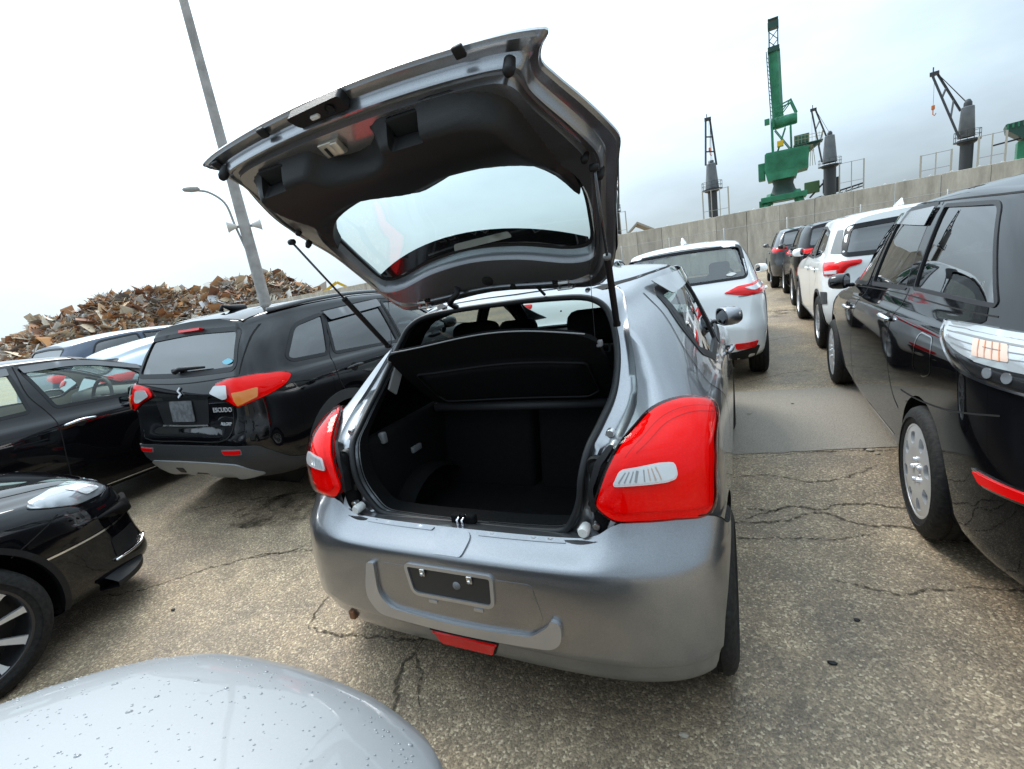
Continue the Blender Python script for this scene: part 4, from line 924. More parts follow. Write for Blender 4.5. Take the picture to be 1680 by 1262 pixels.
for k, o in enumerate(tl):
    sd = 'R' if k == 0 else 'L'
    c.patch('lamp_reflector', th, offs(rl(lamp, .03), -.004), REFR, .008, .006, .03, side=sd, parent=o)
    c.patch('reversing_lens', th, rl(p3(th, [(.39, .085, 1.024), (.44, .107, 1.072), (.57, .118, 1.072), (.585, .085, .985), (.545, .07, .977)]), .015), LCL, .030, .004, .03, side=sd, parent=o)
    c.patch('turn_lens', th, rl(p3(th, [(.625, .10, 1.02), (.745, .21, 1.03), (.74, .2, .972), (.65, .10, .93)]), .012), AMB, .030, .004, .03, side=sd, parent=o)
rc = c.patch('plate_recess', 0, rl([(-.34, .992, .03), (.34, .992, .03), (.29, .795, .03), (-.29, .795, .03)]), PLA, .002, .004, .05)
c.patch('recess_garnish', 0, rl([(-.36, 1.01, .01), (.36, 1.01, .01), (.355, .99, .01), (-.355, .99, .01)], .01), BLACK, .012, .012, .05)
pl = c.patch('number_plate', 0, rl([(-.142, .98), (.142, .98), (.142, .82), (-.142, .82)], .012), mat('plate_grey', (.17, .175, .18), .45, .2, fn=grain(30, .3, (.11, .115, .12), (.22, .225, .23))), .014, .006, .05)
text_part('5  6', .055, face_rear(c, 0, .945, .0165), mat('plate_ink', (.30, .31, .32), .5), pl, ext=.001)
c.strip('recess_chrome', 0, [(-.29, .79), (0, .787), (.29, .79)], .012, CHR, .008, 'C')
Me = face_rear(c, -.01, 1.045, .006)
MB().prism([(-.028, .008), (.0, .040), (.010, .028), (-.008, .010), (.034, -.018), (.0, -.048), (-.012, -.036), (.010, -.014)], .006, Me).build('emblem', BADGE, c.root)
text_part('ESCUDO', .048, face_rear(c, .485, .903, .006), BADGE, c.root, 'badge', .002, 1.15); text_part('ALLGRIP', .034, face_rear(c, .50, .80, .006), BADGE, c.root, 'badge', .002)
CLAD = mat('cladding_grey', (.032, .034, .037), .55, fn=grain(260, .2, (.028, .03, .033), (.038, .04, .043)))
c.patch('bumper_cladding', 0, rl([(-.66, .645), (.66, .645), (.70, .56), (.72, .40), (0, .37), (-.72, .40), (-.70, .56)], .04), CLAD, .008, .02, .05)
c.patch('bumper_corner_cladding', 55, rl(p3(55, [(.60, .02, .648), (.71, .09, .63), (.80, .26, .47), (.86, .40, .42), (.86, .42, .30), (.70, .1, .36), (.60, .02, .40)]), .03), CLAD, .010, .02, .04, side='both')
c.patch('skid_plate', 0, rl([(-.55, .505, .05), (0, .515, .3), (.55, .505, .05), (.68, .40, .03), (.45, .355), (.12, .36, .02), (.07, .40, .02), (-.07, .40, .02), (-.12, .36, .02), (-.45, .355), (-.68, .40, .03)], .05), mat('skid_silver', (.36, .37, .38), .4, .4), .018, .012, .04)
c.patch('tow_cover', 0, rl([(-.30, .44), (-.20, .44), (-.21, .39), (-.29, .39)], .01), PLA, .022, .004, .03)
for sd in ('R', 'L'):
    o = c.patch('reflector_frame', 20, rl(p3(20, [(.435, .0, .62), (.63, .03, .625), (.63, .03, .58), (.45, .0, .578)]), .012), PLG, .012, .006, .03, side=sd)
    c.patch('rear_reflector', 20, rl(p3(20, [(.45, .0, .614), (.625, .03, .618), (.62, .03, .588), (.46, .0, .585)]), .008), RED, .018, .006, .03, side=sd, parent=o)
c.strip('panel_gap', 0, [(.615, 1.46), (.645, 1.33), (.66, 1.14)], .007, GAP, side='both'); c.strip('panel_gap', 0, [(-.66, 1.13), (0, 1.105), (.66, 1.13)], .007, GAP, side='C')
c.strip('panel_gap', 0, [(-.57, .76), (-.52, .70), (0, .68), (.52, .70), (.57, .76), (.60, .92)], .010, GAP, side='C')
sp_ = spoiler(c, .56, .40, BLACK)
c.patch('high_stop_lamp', 0, rl([(-.14, 1.490), (.14, 1.490), (.13, 1.470), (-.13, 1.470)], .008), RED, .035, .03, .03, parent=sp_)
wp = MB(); h0, n0 = c.cast(0, -.06, 1.20); h1, n1 = c.cast(0, .30, 1.215)
wp.lathe([(.001, .03), (.035, .025), (.04, 0)], 12, 'z', (0, 0, 0)); wp.V = [tuple(Vector(v)*.9+h0+Vector((0, -.02, 0))) for v in wp.V]
wp.tube([h0+Vector((0, -.035, 0)), h0+Vector((.10, -.045, .02)), h1+Vector((0, -.03, 0))], [.022, .018, .008], 8).build('rear_wiper', PLA, c.root, True)
c.patch('sticker', 0, crom([(.46, 1.235), (.52, 1.255), (.58, 1.235), (.52, 1.215)], 6), mat('sticker_blue', (.18, .50, .62), .5), .002, .002, .03)
c.tube('roof_rail', 90, [(.55, 1.535), (.9, 1.56), (1.6, 1.57), (2.2, 1.53)], .018, PLG, .02, 'both')
MB().tube([(0, .80, 1.60), (0, .68, 1.615), (0, .60, 1.645), (0, .585, 1.60)], [.035, .03, .010, .02], 8).build('roof_antenna', PLA, c.root, True)
c.handle(1.02, .975, BLACK); c.handle(1.95, .95, BLACK); c.mirror(2.62, 1.12, .86); 
c.patch('window_visor', 90, rl([(.99, 1.46), (1.72, 1.49), (1.72, 1.42), (1.02, 1.385)], .02), mat('visor_smoke', (.10, .10, .105), .15, 0, 1), .022, .004, .05, side='both')

# ---- black low hatch, side view at the left edge
c = Car('wedge_car', 'black wedge shaped car seen side on at the left edge, pale interior', (-5.12, -1.62), 0, SP_SEDAN, BLACK)
c.arches((.95, 3.65), .36, .32, None, .05)
c.window(90, rl([(2.27, 1.365), (2.65, 1.355, .2), (3.02, 1.235, .1), (3.13, 1.09), (2.96, .985), (2.34, 1.03)], .03), GL_CLEAR, 'both', 'front_door_window')
c.window(90, rl([(2.18, 1.375), (2.17, 1.045), (1.35, 1.06), (1.15, 1.15, .05), (1.55, 1.34, .2)], .03), GL_CLEAR, 'both', 'rear_door_window')
c.window(90, rl([(3.17, 1.17), (3.42, 1.03), (3.10, .985)], .02), GL_CLEAR, 'both', 'corner_window', sw=.01)
c.window(180, rear_window_loop(.68, 1.0, .57, 1.40), GL_CLEAR, 'C', 'windscreen')
c.body(INTB); c.arch_parts(); c.seats(2.05, 1.2, .25, INTB); c.dash(3.15, 1.0, INTG)
for y in (.95, 3.65): c.wheel(.775, y, .31, .205, .2, 'ten')
c.strip('panel_gap', 90, [(2.235, 1.42), (2.215, 1.17), (2.265, 1.02), (2.285, .93), (2.25, .6), (2.22, .25)], .008, GAP, side='both'); c.strip('panel_gap', 90, [(2.25, 1.425), (2.65, 1.395), (3.1, 1.24), (3.42, 1.06)], .007, GAP, side='both')
c.strip('panel_gap', 90, [(3.30, .98), (3.27, .7), (3.22, .3)], .007, GAP, side='both')
c.patch('window_visor', 90, rl([(2.26, 1.405), (2.66, 1.385, .2), (3.10, 1.225), (3.11, 1.175), (2.66, 1.335, .2), (2.27, 1.345)], .01), mat('visor_smoke'), .020, .004, .05, side='both')
c.patch('window_visor', 90, rl([(2.19, 1.41), (1.55, 1.38, .2), (1.45, 1.33), (2.18, 1.35)], .01), mat('visor_smoke'), .020, .004, .05, side='both')
c.handle(2.43, .868, CHR, 'both', .24); c.handle(1.45, .90, CHR, 'both', .24); c.mirror(3.02, 1.01, .82, None, (1, -1)); c.strip('sill_chrome', 90, [(1.3, .27), (2.4, .255), (3.25, .245)], .010, CHR, .004, 'both')
hl = c.patch('head_lamp', 135, rl(p3(135, [(.70, 3.85, .82), (.55, 4.2, .72), (.50, 4.3, .62), (.75, 4.05, .66)]), .03), LCL, .008, .01, .04, side='both')

# ---- black hatch with twin spoke alloys, nose in view at the lower left
c = Car('sports_hatch', 'black hatchback nose with split spoke alloy wheel and low front lip at the lower left', (-3.08, .28-4.37), 0, SP_COMPACT, BLACK)
c.arches((.85, 3.45), .385, .335, PLA, .02)
c.window(90, rl([(1.95, 1.36), (2.35, 1.27, .1), (2.85, .99), (1.98, .97)], .03), GL_MID, 'both', 'front_door_window')
c.window(90, rl([(1.88, 1.365), (1.90, .98), (1.1, 1.0), (.9, 1.1), (1.3, 1.34, .1)], .03), GL_DARK, 'both', 'rear_door_window')
c.window(180, rear_window_loop(.67, 1.03, .57, 1.36), GL_MID, 'C', 'windscreen')
c.body(INT); c.arch_parts(); c.seats(1.8, 1.0, .22); c.dash(2.75, .98)
for y in (.85, 3.45): c.wheel(.785, y, .322, .242, .225, 'twin', ALLOY)
th = 125
lp_ = p3(th, [(.745, 3.80, .775), (.68, 3.83, .79), (.585, 3.97, .785), (.475, 4.12, .765), (.415, 4.22, .725), (.46, 4.24, .675), (.60, 4.16, .665), (.72, 4.02, .685), (.76, 3.90, .735)])
hl = c.patch('head_lamp', th, rl(lp_, .03), mat('lamp_glassy', (.32, .34, .36), .08, .35, 1., .01), .008, .012, .03, side='both', bulge=.012)
for k, o in enumerate(hl):
    sd = 'R' if k == 0 else 'L'
    c.patch('lamp_reflector', th, rl(p3(th, [(.60, 3.99, .755), (.52, 4.10, .745), (.52, 4.13, .69), (.63, 4.05, .70)]), .02), mat('lamp_bright', (.85, .86, .88), .1, .6, 1), .0225, .002, .02, side=sd, parent=o)
    c.patch('lamp_projector', th, crom([(q*.9, z) for q, z in circ(0, 0, 1, 8)*.02+p3(th, [(.46, 4.20, .715)])[0]*np.array((1/.9, 1))], 3), mat('lamp_lens', (.10, .10, .13), .05, .5, 1), .0225, .002, .02, side=sd, parent=o)
c.strip('panel_gap', 125, p3(125, [(.78, 3.93, .69), (.83, 3.80, .64), (.868, 3.70, .60)]), .006, GAP, side='both')
c.strip('bonnet_gap', 'T', [(.60, 3.2), (.63, 3.6), (.60, 3.9), (.44, 4.18), (.2, 4.27), (0, 4.29)], .006, GAP, side='both')
c.strip('bumper_chrome', 125, p3(125, [(.853, 3.80, .511), (.789, 3.986, .497), (.704, 4.15, .490), (.56, 4.29, .498)]), .010, CHR, .006, 'both')
c.patch('grille', 180, rl([(-.40, .64), (.40, .64), (.46, .40), (.42, .28), (-.42, .28), (-.46, .40)], .04), PLA, .004, .008, .05)
c.patch('fog_recess', 125, rl(p3(125, [(.72, 4.12, .42), (.56, 4.28, .42), (.58, 4.30, .30), (.74, 4.12, .31)]), .02), PLA, .003, .005, .04, side='both')
c.tube('fog_trim', 125, p3(125, [(.74, 4.10, .30), (.62, 4.27, .29), (.55, 4.34, .31)]), .008, CHR, .008, 'both')
lipm = MB(); P0 = []; 
for t in np.linspace(-1, 1, 41):
    a = t*1.32; x = .86*math.copysign(abs(math.sin(a))**.75, a); y = 3.78+.575*abs(math.cos(a))**.55; P0.append((x, y))
V = []; F = []
for x, y in P0:
    n_ = Vector((x*.35, 1, 0)).normalized(); i_ = Vector((x*.86, 3.7+(y-3.7)*.86, 0))
    V += [(x, y, .215), (x*1.0, y, .185), (i_.x, i_.y, .17), (i_.x, i_.y, .27)]
for i in range(40):
    for k in range(4): k2 = (k+1) % 4; F.append((4*i+k, 4*i+k2, 4*i+4+k2, 4*i+4+k))
mobj('front_lip', V, F, PLA, c.root, True, R_(30)); c.mirror(2.55, 1.0, .86)

# ---- silver car under the camera
LB = mat('paint_pearl_silver', (.275, .285, .295), .5, .1, .5, .06, fn=flake(900, .05, (.275, .285, .295)))
c = Car('pearl_car', 'pale silver car bonnet wet with rain drops at the bottom left', (.06, -.50-4.40), 0, SP_BONNET, LB)
c.arches((.85, 3.5), .36, .32)
c.window(90, rl([(1.95, 1.36), (2.35, 1.28, .1), (2.95, 1.0), (1.98, .98)], .03), GL_MID, 'both', 'front_door_window')
c.window(180, rear_window_loop(.66, 1.09, .56, 1.37), GL_MID, 'C', 'windscreen')
c.body(INT); c.arch_parts(); c.seats(1.8, 1.0, .22); c.dash(2.85, 1.0)
for y in (.85, 3.5): c.wheel(.76, y, .31, .205, .2, 'five')
c.strip('bonnet_gap', 90, [(3.15, .93), (3.5, .88), (3.8, .82), (4.0, .74)], .005, GAP, side='both')
c.patch('head_lamp', 125, rl(p3(125, [(.78, 3.85, .60), (.64, 4.10, .60), (.52, 4.2, .52), (.72, 4.06, .48)]), .03), LCL, .006, .01, .04, side='both')
c.patch('grille', 180, rl([(-.38, .60), (.38, .60), (.34, .46), (-.34, .46)], .03), PLA, .004, .008, .05); c.mirror(2.65, 1.04, .83)
DRP = mat('water_drop', (.24, .25, .26), .05, .1, 0.)
r_ = np.random.default_rng(5); V = []; F = []
for k in range(2600):
    x, y = r_.uniform(-.75, .75), r_.uniform(3.35, 4.33); h, n = c.cast('T', x, y)
    if n.z < .75: continue
    q = r_.uniform(.0007, .0021)*(2.0 if r_.random() < .05 else 1); t1 = n.orthogonal().normalized(); t2 = n.cross(t1); el = r_.uniform(1, 1.7); k0 = len(V)
    for rr2, hh in ((1, 0), (.75, .45), (.3, .62)):
        for a in np.linspace(0, 2*math.pi, 9)[:-1]: V.append(h+(t1*math.cos(a)*el+t2*math.sin(a))*q*rr2+n*q*hh)
    V.append(h+n*q*.66)
    for j in range(2):
        for i in range(8): F.append((k0+j*8+i, k0+j*8+(i+1) % 8, k0+j*8+8+(i+1) % 8, k0+j*8+8+i))
    for i in range(8): F.append((k0+16+i, k0+16+(i+1) % 8, k0+24))
tag(mobj('rain_drops', V, F, DRP, c.root, True), kind='stuff')

# ---- black people carrier on the right
c = Car('people_carrier', 'glossy black people carrier with clear tail lamps at the right edge', (2.505, .60), -.03, SP_WISH, BLACK)
c.arches((.92, 3.67), .355, .325, None)
c.window(90, rl([(.52, 1.155, .02), (.90, 1.51, .06), (1.50, 1.53), (1.46, 1.13)], .02), GL_DARK, 'both', 'quarter_window', sw=.010)
c.window(90, rl([(1.62, 1.54), (2.40, 1.535), (2.44, 1.075), (1.60, 1.12)], .035), GL_DARK, 'both', 'rear_door_window')
c.window(90, rl([(2.52, 1.53), (2.75, 1.47, .1), (3.32, 1.08), (3.25, 1.03), (2.58, 1.065)], .035), GL_MID, 'both', 'front_door_window')
c.window(0, rear_window_loop(.60, 1.13, .53, 1.44), GL_DARK, 'C', 'rear_window'); c.window(180, rear_window_loop(.66, 1.05, .57, 1.46), GL_MID, 'C', 'windscreen')
c.body(INT); c.arch_parts(); c.seats(2.35, 1.5, .28); c.dash(3.2, 1.02)
for y in (.92, 3.67): c.wheel(.765, y, .315, .228, .2, 'cover')
th = 40
lamp = p3(th, [(.789, .865, 1.055), (.782, .70, 1.072), (.76, .50, 1.088), (.70, .30, 1.09), (.56, .17, 1.08), (.52, .13, .99), (.60, .12, .925), (.74, .20, .915), (.827, .39, .918), (.841, .53, .925), (.839, .65, .955), (.825, .79, 1.01)])
tl = c.patch('tail_lamp', th, rl(lamp, .03), mat('lamp_smoked', (.02, .021, .023), .06, 0, 0, spec=.7), .010, .02, .025, side='both', bulge=.014)
up = p3(th, [(.785, .845, 1.052), (.782, .70, 1.066), (.76, .50, 1.082), (.70, .30, 1.083), (.57, .17, 1.072), (.535, .135, 1.00), (.74, .22, .975), (.81, .42, .975), (.825, .55, .985), (.825, .68, 1.0)])
for k, o in enumerate(tl):
    sd = 'R' if k == 0 else 'L'
    c.patch('lamp_reflector', th, rl(up, .02), mat('lamp_clear_shell', (.50, .53, .55), .10, .4, .6, .01), .0250, .003, .025, side=sd, parent=o)
    for q in (.22, .40, .58, .76): c.strip('lamp_rib', th, [up[0]*(1-q)+up[8]*q, up[2]*(1-q)+up[7]*q, up[4]*(1-q)+up[5]*q], .0035, PLG, .0262, sd, o)
    c.patch('turn_lens', th, rl(p3(th, [(.805, .475, 1.034), (.76, .33, 1.041), (.78, .27, .998), (.825, .42, .99)]), .006), mat('lens_orange_faint', (.66, .48, .38), .25, .1, .6), .0275, .003, .03, side=sd, parent=o)
    for q in (.2, .4, .6, .8): c.strip('lens_rib', th, [np.array(p3(th, [(.805+(.76-.805)*q, .475+(.33-.475)*q, 1.034+.007*q)])[0]), np.array(p3(th, [(.825+(.78-.825)*q, .42+(.27-.42)*q, .99+.008*q)])[0])], .003, mat('lens_orange', (.55, .20, .08), .3), .0286, sd, o, 1)
    for yy in (.34, .24):
        q = p3(th, [(.80, yy, .952)])[0]; c.patch('lamp_bulb_lens', th, circ(q[0], q[1], .017, 14), mat('bulb_lens', (.22, .23, .24), .1, .5, .5), .0255, .003, .02, side=sd, parent=o, bulge=.008)
c.strip('lamp_edge', th, np.vstack([lamp[7:], lamp[:1]]), .012, CHR, .012, 'both', smooth=3)
c.strip('panel_gap', 90, [(1.56, 1.55), (1.54, 1.12), (1.585, 1.02), (1.60, .74), (1.45, .55), (1.33, .5)], .008, GAP, side='both'); c.strip('panel_gap', 90, [(2.48, 1.50), (2.52, 1.05), (2.68, .85), (2.74, .58), (2.72, .24)], .007, GAP, side='both')
c.strip('panel_gap', 90, [(.75, 1.535), (1.54, 1.555), (2.45, 1.55), (2.85, 1.45), (3.4, 1.08)], .007, GAP, side='both'); c.strip('panel_gap', 90, [(.48, 1.12), (1.0, 1.10), (1.6, 1.085), (2.5, 1.04), (3.3, .985)], .006, GAP, side='both')
c.strip('panel_gap', 90, [(1.28, .62), (1.1, .64), (.85, .68), (.64, .722), (.45, .77), (.27, .82)], .007, GAP, side='both')
c.strip('fuel_flap', 90, rl([(1.09, .79), (1.09, .92, .03), (1.045, .972, .03), (.875, .975, .03), (.83, .82, .03), (.92, .785, .03)], .03), .006, CHR, .002, 'L', smooth=1)
c.strip('panel_gap', 0, [(.60, 1.46), (.67, 1.2), (.70, 1.11), (.69, .95), (.67, .75), (.6, .70), (0, .68)], .008, GAP, side='both')
for sd in ('R', 'L'):
    o = c.patch('reflector_frame', 40, rl(p3(40, [(.845, .355, .592), (.70, .10, .625), (.70, .10, .575), (.82, .30, .545)]), .012), CHR, .006, .006, .03, side=sd)
    c.patch('rear_reflector', 40, rl(p3(40, [(.835, .342, .586), (.70, .11, .617), (.70, .11, .587), (.82, .309, .555)]), .008), RED, .013, .006, .03, side=sd, parent=o)
c.patch('window_visor', 90, rl([(1.60, 1.53), (2.44, 1.515), (2.44, 1.46), (1.62, 1.44)], .012), mat('visor_smoke'), .018, .004, .05, side='both'); c.patch('window_visor', 90, rl([(2.5, 1.505), (2.70, 1.455, .1), (3.22, 1.13), (3.18, 1.10), (2.69, 1.39, .1), (2.52, 1.45)], .01), mat('visor_smoke'), .016, .004, .05, side='both')
c.handle(1.70, .945, CHR); c.handle(2.88, .86, CHR); c.mirror(3.05, 1.06, .82, None, (1, -1)); c.strip('sill_line', 90, [(1.45, .30), (2.2, .262), (3.2, .25)], .008, CHR, .003, 'both')
c.patch('mud_flap', 90, rl([(1.245, .36), (1.30, .36), (1.30, .14), (1.25, .14)], .01), PLA, .004, .02, .04, side='both')
c.patch('door_pillar', 90, rl([(1.50, 1.53), (1.61, 1.54), (1.60, 1.12), (1.47, 1.13)], .01), BLACK, .004, .004, .05, side='both')

# ---- white hatch ahead of the open hatchback
c = Car('white_hatch', 'white hatchback with wrap around red tail lamps just ahead of the open hatchback', (.38, 4.30), 0, SP_NOTE, WHITE)
c.arches((.62, 3.22), .345, .315)
c.window(0, rear_window_loop(.66, 1.13, .60, 1.455, .015), GL_MID, 'C', 'rear_window', mt=PLA)
c.window(90, rl([(.55, 1.12), (.78, 1.42, .06), (1.45, 1.44), (1.46, 1.07)], .03), GL_DARK, 'both', 'rear_door_window'); c.window(90, rl([(1.53, 1.44), (2.1, 1.40, .1), (2.85, 1.02), (1.55, 1.05)], .03), GL_MID, 'both', 'front_door_window')
c.window(180, rear_window_loop(.67, 1.02, .57, 1.42), GL_CLEAR, 'C', 'windscreen')
c.body(INTG); c.arch_parts(); c.seats(1.9, 1.05, .32); c.dash(2.85, 1.0)
for y in (.62, 3.22): c.wheel(.755, y, .305, .2, .19, 'five')
th = 40
c.patch('tail_lamp', th, rl(p3(th, [(.42, .12, .985), (.56, .15, 1.045), (.76, .33, 1.075), (.83, .55, 1.06), (.84, .52, 1.0), (.84, .42, .96), (.80, .28, .945), (.60, .12, .945)]), .02), RED, .008, .012, .03, side='both', bulge=.008)
for sd in ('R', 'L'): c.patch('lamp_lens', th, rl(p3(th, [(.60, .16, 1.02), (.79, .36, 1.06), (.81, .40, 1.015), (.66, .18, .985)]), .012), LCL, .019, .003, .03, side=sd)
c.patch('lamp_stem', th, rl(p3(th, [(.82, .36, .96), (.842, .45, .955), (.845, .43, .72), (.835, .38, .70)]), .01), PLG, .006, .006, .03, side='both'); c.tube('panel_seam', th, p3(th, [(.55, .12, .938), (.78, .27, .94), (.82, .34, .90), (.83, .36, .62), (.78, .25, .52)]), .004, PLG, .002, 'both')
c.patch('rear_reflector', 20, rl(p3(20, [(.50, .03, .455), (.74, .08, .47), (.71, .07, .405), (.52, .03, .39)]), .02), RED, .010, .012, .03, side='both'); c.patch('bumper_insert', 0, rl([(-.76, .42), (-.5, .36), (.5, .36), (.76, .42), (.70, .27), (-.70, .27)], .04), PLA, .006, .01, .05)
spoiler(c, .56, .44, WHITE); c.patch('sticker', 0, crom([(.46, 1.17), (.51, 1.19), (.56, 1.175), (.51, 1.155)], 6), WHT, .003, .002, .03)
MB().tube([(0, .95, 1.565), (0, .82, 1.585), (0, .76, 1.63), (0, .74, 1.56)], [.035, .03, .008, .02], 8).build('roof_antenna', WHITE, c.root, True); c.mirror(2.72, 1.06, .83); c.handle(.85, .93, WHITE); c.handle(1.7, .91, WHITE)

# ---- white small off-roader on the right
c = Car('white_offroad_car', 'white compact off-road car with red tail lamps ahead of the black people carrier', (2.70, 5.30), -.02, SP_RAIZE, WHITE)
c.arches((.70, 3.22), .385, .345, PLA, .03)
c.window(0, rear_window_loop(.66, 1.17, .585, 1.455), GL_DARK, 'C', 'rear_window', sw=.03)
c.window(90, rl([(.95, 1.42), (1.50, 1.49), (1.52, 1.11), (.98, 1.16), (.80, 1.24)], .03), GL_DARK, 'both', 'rear_door_window'); c.window(90, rl([(1.60, 1.49), (2.05, 1.46, .1), (2.65, 1.11), (1.62, 1.10)], .03), GL_MID, 'both', 'front_door_window'); c.window(180, rear_window_loop(.66, 1.14, .56, 1.50), GL_MID, 'C', 'windscreen')
c.body(INT); c.arch_parts(); c.seats(1.9, 1.05, .42); c.dash(2.65, 1.1)
for y in (.70, 3.22): c.wheel(.755, y, .335, .22, .195, 'five')
th = 40
c.patch('tail_lamp', th, rl(p3(th, [(.812, .40, 1.09), (.75, .18, 1.10), (.50, .075, 1.10), (.50, .07, 1.055), (.62, .07, 1.03), (.68, .075, .95), (.76, .15, .945), (.82, .30, .94)]), .02), RED, .01, .012, .03, side='both', bulge=.01)
for sd in ('R', 'L'): c.patch('lamp_lens', th, rl(p3(th, [(.80, .28, 1.0), (.72, .10, 1.01), (.72, .10, .97), (.80, .26, .965)]), .008), LCL, .022, .003, .03, side=sd)
c.patch('pillar_garnish', 50, rl(p3(50, [(.66, .50, 1.44), (.60, .36, 1.44), (.67, .15, 1.18), (.755, .36, 1.185)]), .02), PLG, .004, .006, .04, side='both'); spoiler(c, .56, .34, WHITE)
c.patch('bumper_cladding', 0, rl([(-.70, .62), (-.5, .55), (.5, .55), (.70, .62), (.76, .50), (.74, .37), (-.74, .37), (-.76, .50)], .03), CLAD, .008, .02, .05); c.patch('corner_vent', 50, rl(p3(50, [(.83, .42, .75), (.80, .22, .76), (.80, .2, .62), (.835, .40, .60)]), .02), CLAD, .008, .01, .04, side='both')
c.strip('panel_gap', 90, [(1.56, 1.5), (1.57, 1.1), (1.55, .6), (1.52, .3)], .007, GAP, side='both'); c.strip('panel_gap', 90, [(.90, 1.40), (.78, 1.2), (.80, .95), (.95, .78)], .007, GAP, side='both'); c.handle(1.02, .98, WHITE); c.handle(1.80, .96, WHITE); c.mirror(2.5, 1.17, .83)
c.patch('sill_cladding', 90, rl([(1.1, .32), (2.85, .32), (2.85, .23), (1.1, .23)], .02), CLAD, .006, .01, .05, side='both'); MB().tube([(0, 1.0, 1.625), (0, .86, 1.645), (0, .80, 1.69), (0, .78, 1.62)], [.035, .03, .008, .02], 8).build('roof_antenna', WHITE, c.root, True)

# ---- cars farther along the rows
def plain_car(name, label, loc, rz, sp, paint, ax, R, wx=.75, lampth=40, vertical=None, group=None, gl=GL_DARK):
    c = Car(name, label, loc, rz, sp, paint, group); c.arches(ax, R+.045, R+.01, PLA if R > .32 else None, .03); top = max(z for _, z in sp['top']); b = sp['belt'][0][1]; L = sp['L']
    rw = min(sp['top'][0][1], top-.05); c.window(0, rear_window_loop(.60, b+.06, .53, rw-.07), gl, 'C', 'rear_window')
    ywb = [y for y, z in sp['top'] if z < b+.06 and y > L*.4][0]
    c.window(90, rl([(.62, b+.06), (.85, top-.14, .1), (1.5, top-.10), (1.52, b+.03)], .03), gl, 'both', 'rear_door_window'); c.window(90, rl([(1.6, top-.10), (2.0, top-.13, .1), (ywb-.25, b+.01), (1.6, b+.02)], .03), GL_MID, 'both', 'front_door_window')
    c.body(INT); c.arch_parts()
    for y in ax: c.wheel(wx, y, R, R*.66, .2, 'five')
    c.patch('tail_lamp', lampth, rl(p3(lampth, vertical or [(.80, .42, b+.02), (.74, .2, b+.02), (.5, .09, b+.01), (.5, .08, b-.05), (.72, .15, b-.10), (.81, .34, b-.08)]), .02), RED, .01, .012, .03, side='both', bulge=.008)
    c.handle(.9, b-.12, paint); c.mirror(ywb-.2, b+.06, .83); return c
c = plain_car('black_crossover', 'black crossover with upright red reflector beyond the white off-road car', (2.82, 9.55), -.02, SP_RAIZE, BLACK, (.80, 3.25), .34)
c.patch('rear_reflector', 35, rl(p3(35, [(.78, .17, .82), (.74, .09, .82), (.75, .09, .62), (.79, .17, .62)]), .01), RED, .012, .012, .03, side='both')
plain_car('grey_crossover', 'dark grey crossover farthest along the right row by the wall', (2.72, 13.75), -.02, SP_VITARA, DGREY, (.8, 3.3), .34, .77)
plain_car('pale_hatch', 'pale grey car whose roof shows behind the black off-road car', (-5.15, 3.5), 0, SP_NOTE, BLUEGREY, (.62, 3.22), .305)
plain_car('blue_grey_hatch', 'light blue grey car behind the black wedge shaped car', (-7.3, 2.0), 0, SP_COMPACT, BLUEGREY, (.85, 3.45), .315, .78, gl=GL_MID)
plain_car('navy_wagon', 'dark blue wagon roof showing at the far left under the scrap heaps', (-9.6, 2.3), 0, SP_WISH, NAVY, (.92, 3.67), .315)
plain_car('silver_hatch', 'silver roofed car in the far left row behind the dark blue wagon', (-12.0, 3.2), 0, SP_NOTE, LSILVER, (.62, 3.22), .305)
plain_car('white_compact', 'white car glimpsed through the windscreen of the open hatchback', (-1.45, 5.55), 0, SP_NOTE, WHITE, (.62, 3.22), .305)
# ------------------------------------------------------------------ the grey hatchback with its tailgate up
c = Car('open_hatchback', 'grey hatchback with its tailgate raised and black boot open', (0, 0), 0, SP_SWIFT, SILVER)
AX = (.52, 2.97)
c.arches(AX, .34, .305)
APO = [(0, 1.440), (.25, 1.438), (.43, 1.425), (.505, 1.395), (.537, 1.33), (.572, 1.23), (.602, 1.13), (.614, 1.06), (.590, 1.00), (.550, .945), (.517, .875), (.505, .82), (.540, .768), (.535, .715), (.42, .700), (.2, .698), (0, .698)]
OPN = [(0, .705, 1.415), (.22, .70, 1.412), (.40, .69, 1.395), (.465, .665, 1.36), (.50, .625, 1.30), (.525, .55, 1.21), (.533, .46, 1.13), (.53, .385, 1.08), (.508, .275, 1.02), (.487, .19, .97), (.467, .15, .89), (.455, .145, .82), (.425, .15, .75), (.385, .155, .70), (.28, .16, .684), (.14, .16, .680), (0, .16, .680)]
def full(H): return np.array(H+[(-p[0],)+tuple(p[1:]) for p in H[-2:0:-1]])
A2 = crom(full(APO), 5); O3 = crom(full(OPN), 5)
c.cut(0, A2)
th = 35
LP = [(.498, .131, .823), (.525, .126, .793), (.564, .121, .772), (.645, .124, .768), (.729, .173, .762), (.812, .290, .745), (.822, .33, .86), (.822, .388, .94), (.825, .50, .975), (.805, .56, 1.01), (.765, .50, 1.045), (.714, .431, 1.062), (.662, .337, 1.055), (.600, .276, 1.022), (.566, .208, .985), (.540, .161, .936), (.511, .138, .869)]
LP2 = crom(p3(th, LP), 4)
c.cut(35, offs(LP2, -.03), True)
c.window(90, rl([(1.03, 1.355, .05), (1.75, 1.385), (1.79, .99), (1.25, 1.01), (.98, 1.10, .05)], .03), GL_MID, 'both', 'rear_door_window', sw=.022)
c.window(90, rl([(1.84, 1.385), (2.02, 1.36, .1), (2.62, .985), (1.88, .965)], .03), GL_MID, 'both', 'front_door_window', sw=.022)
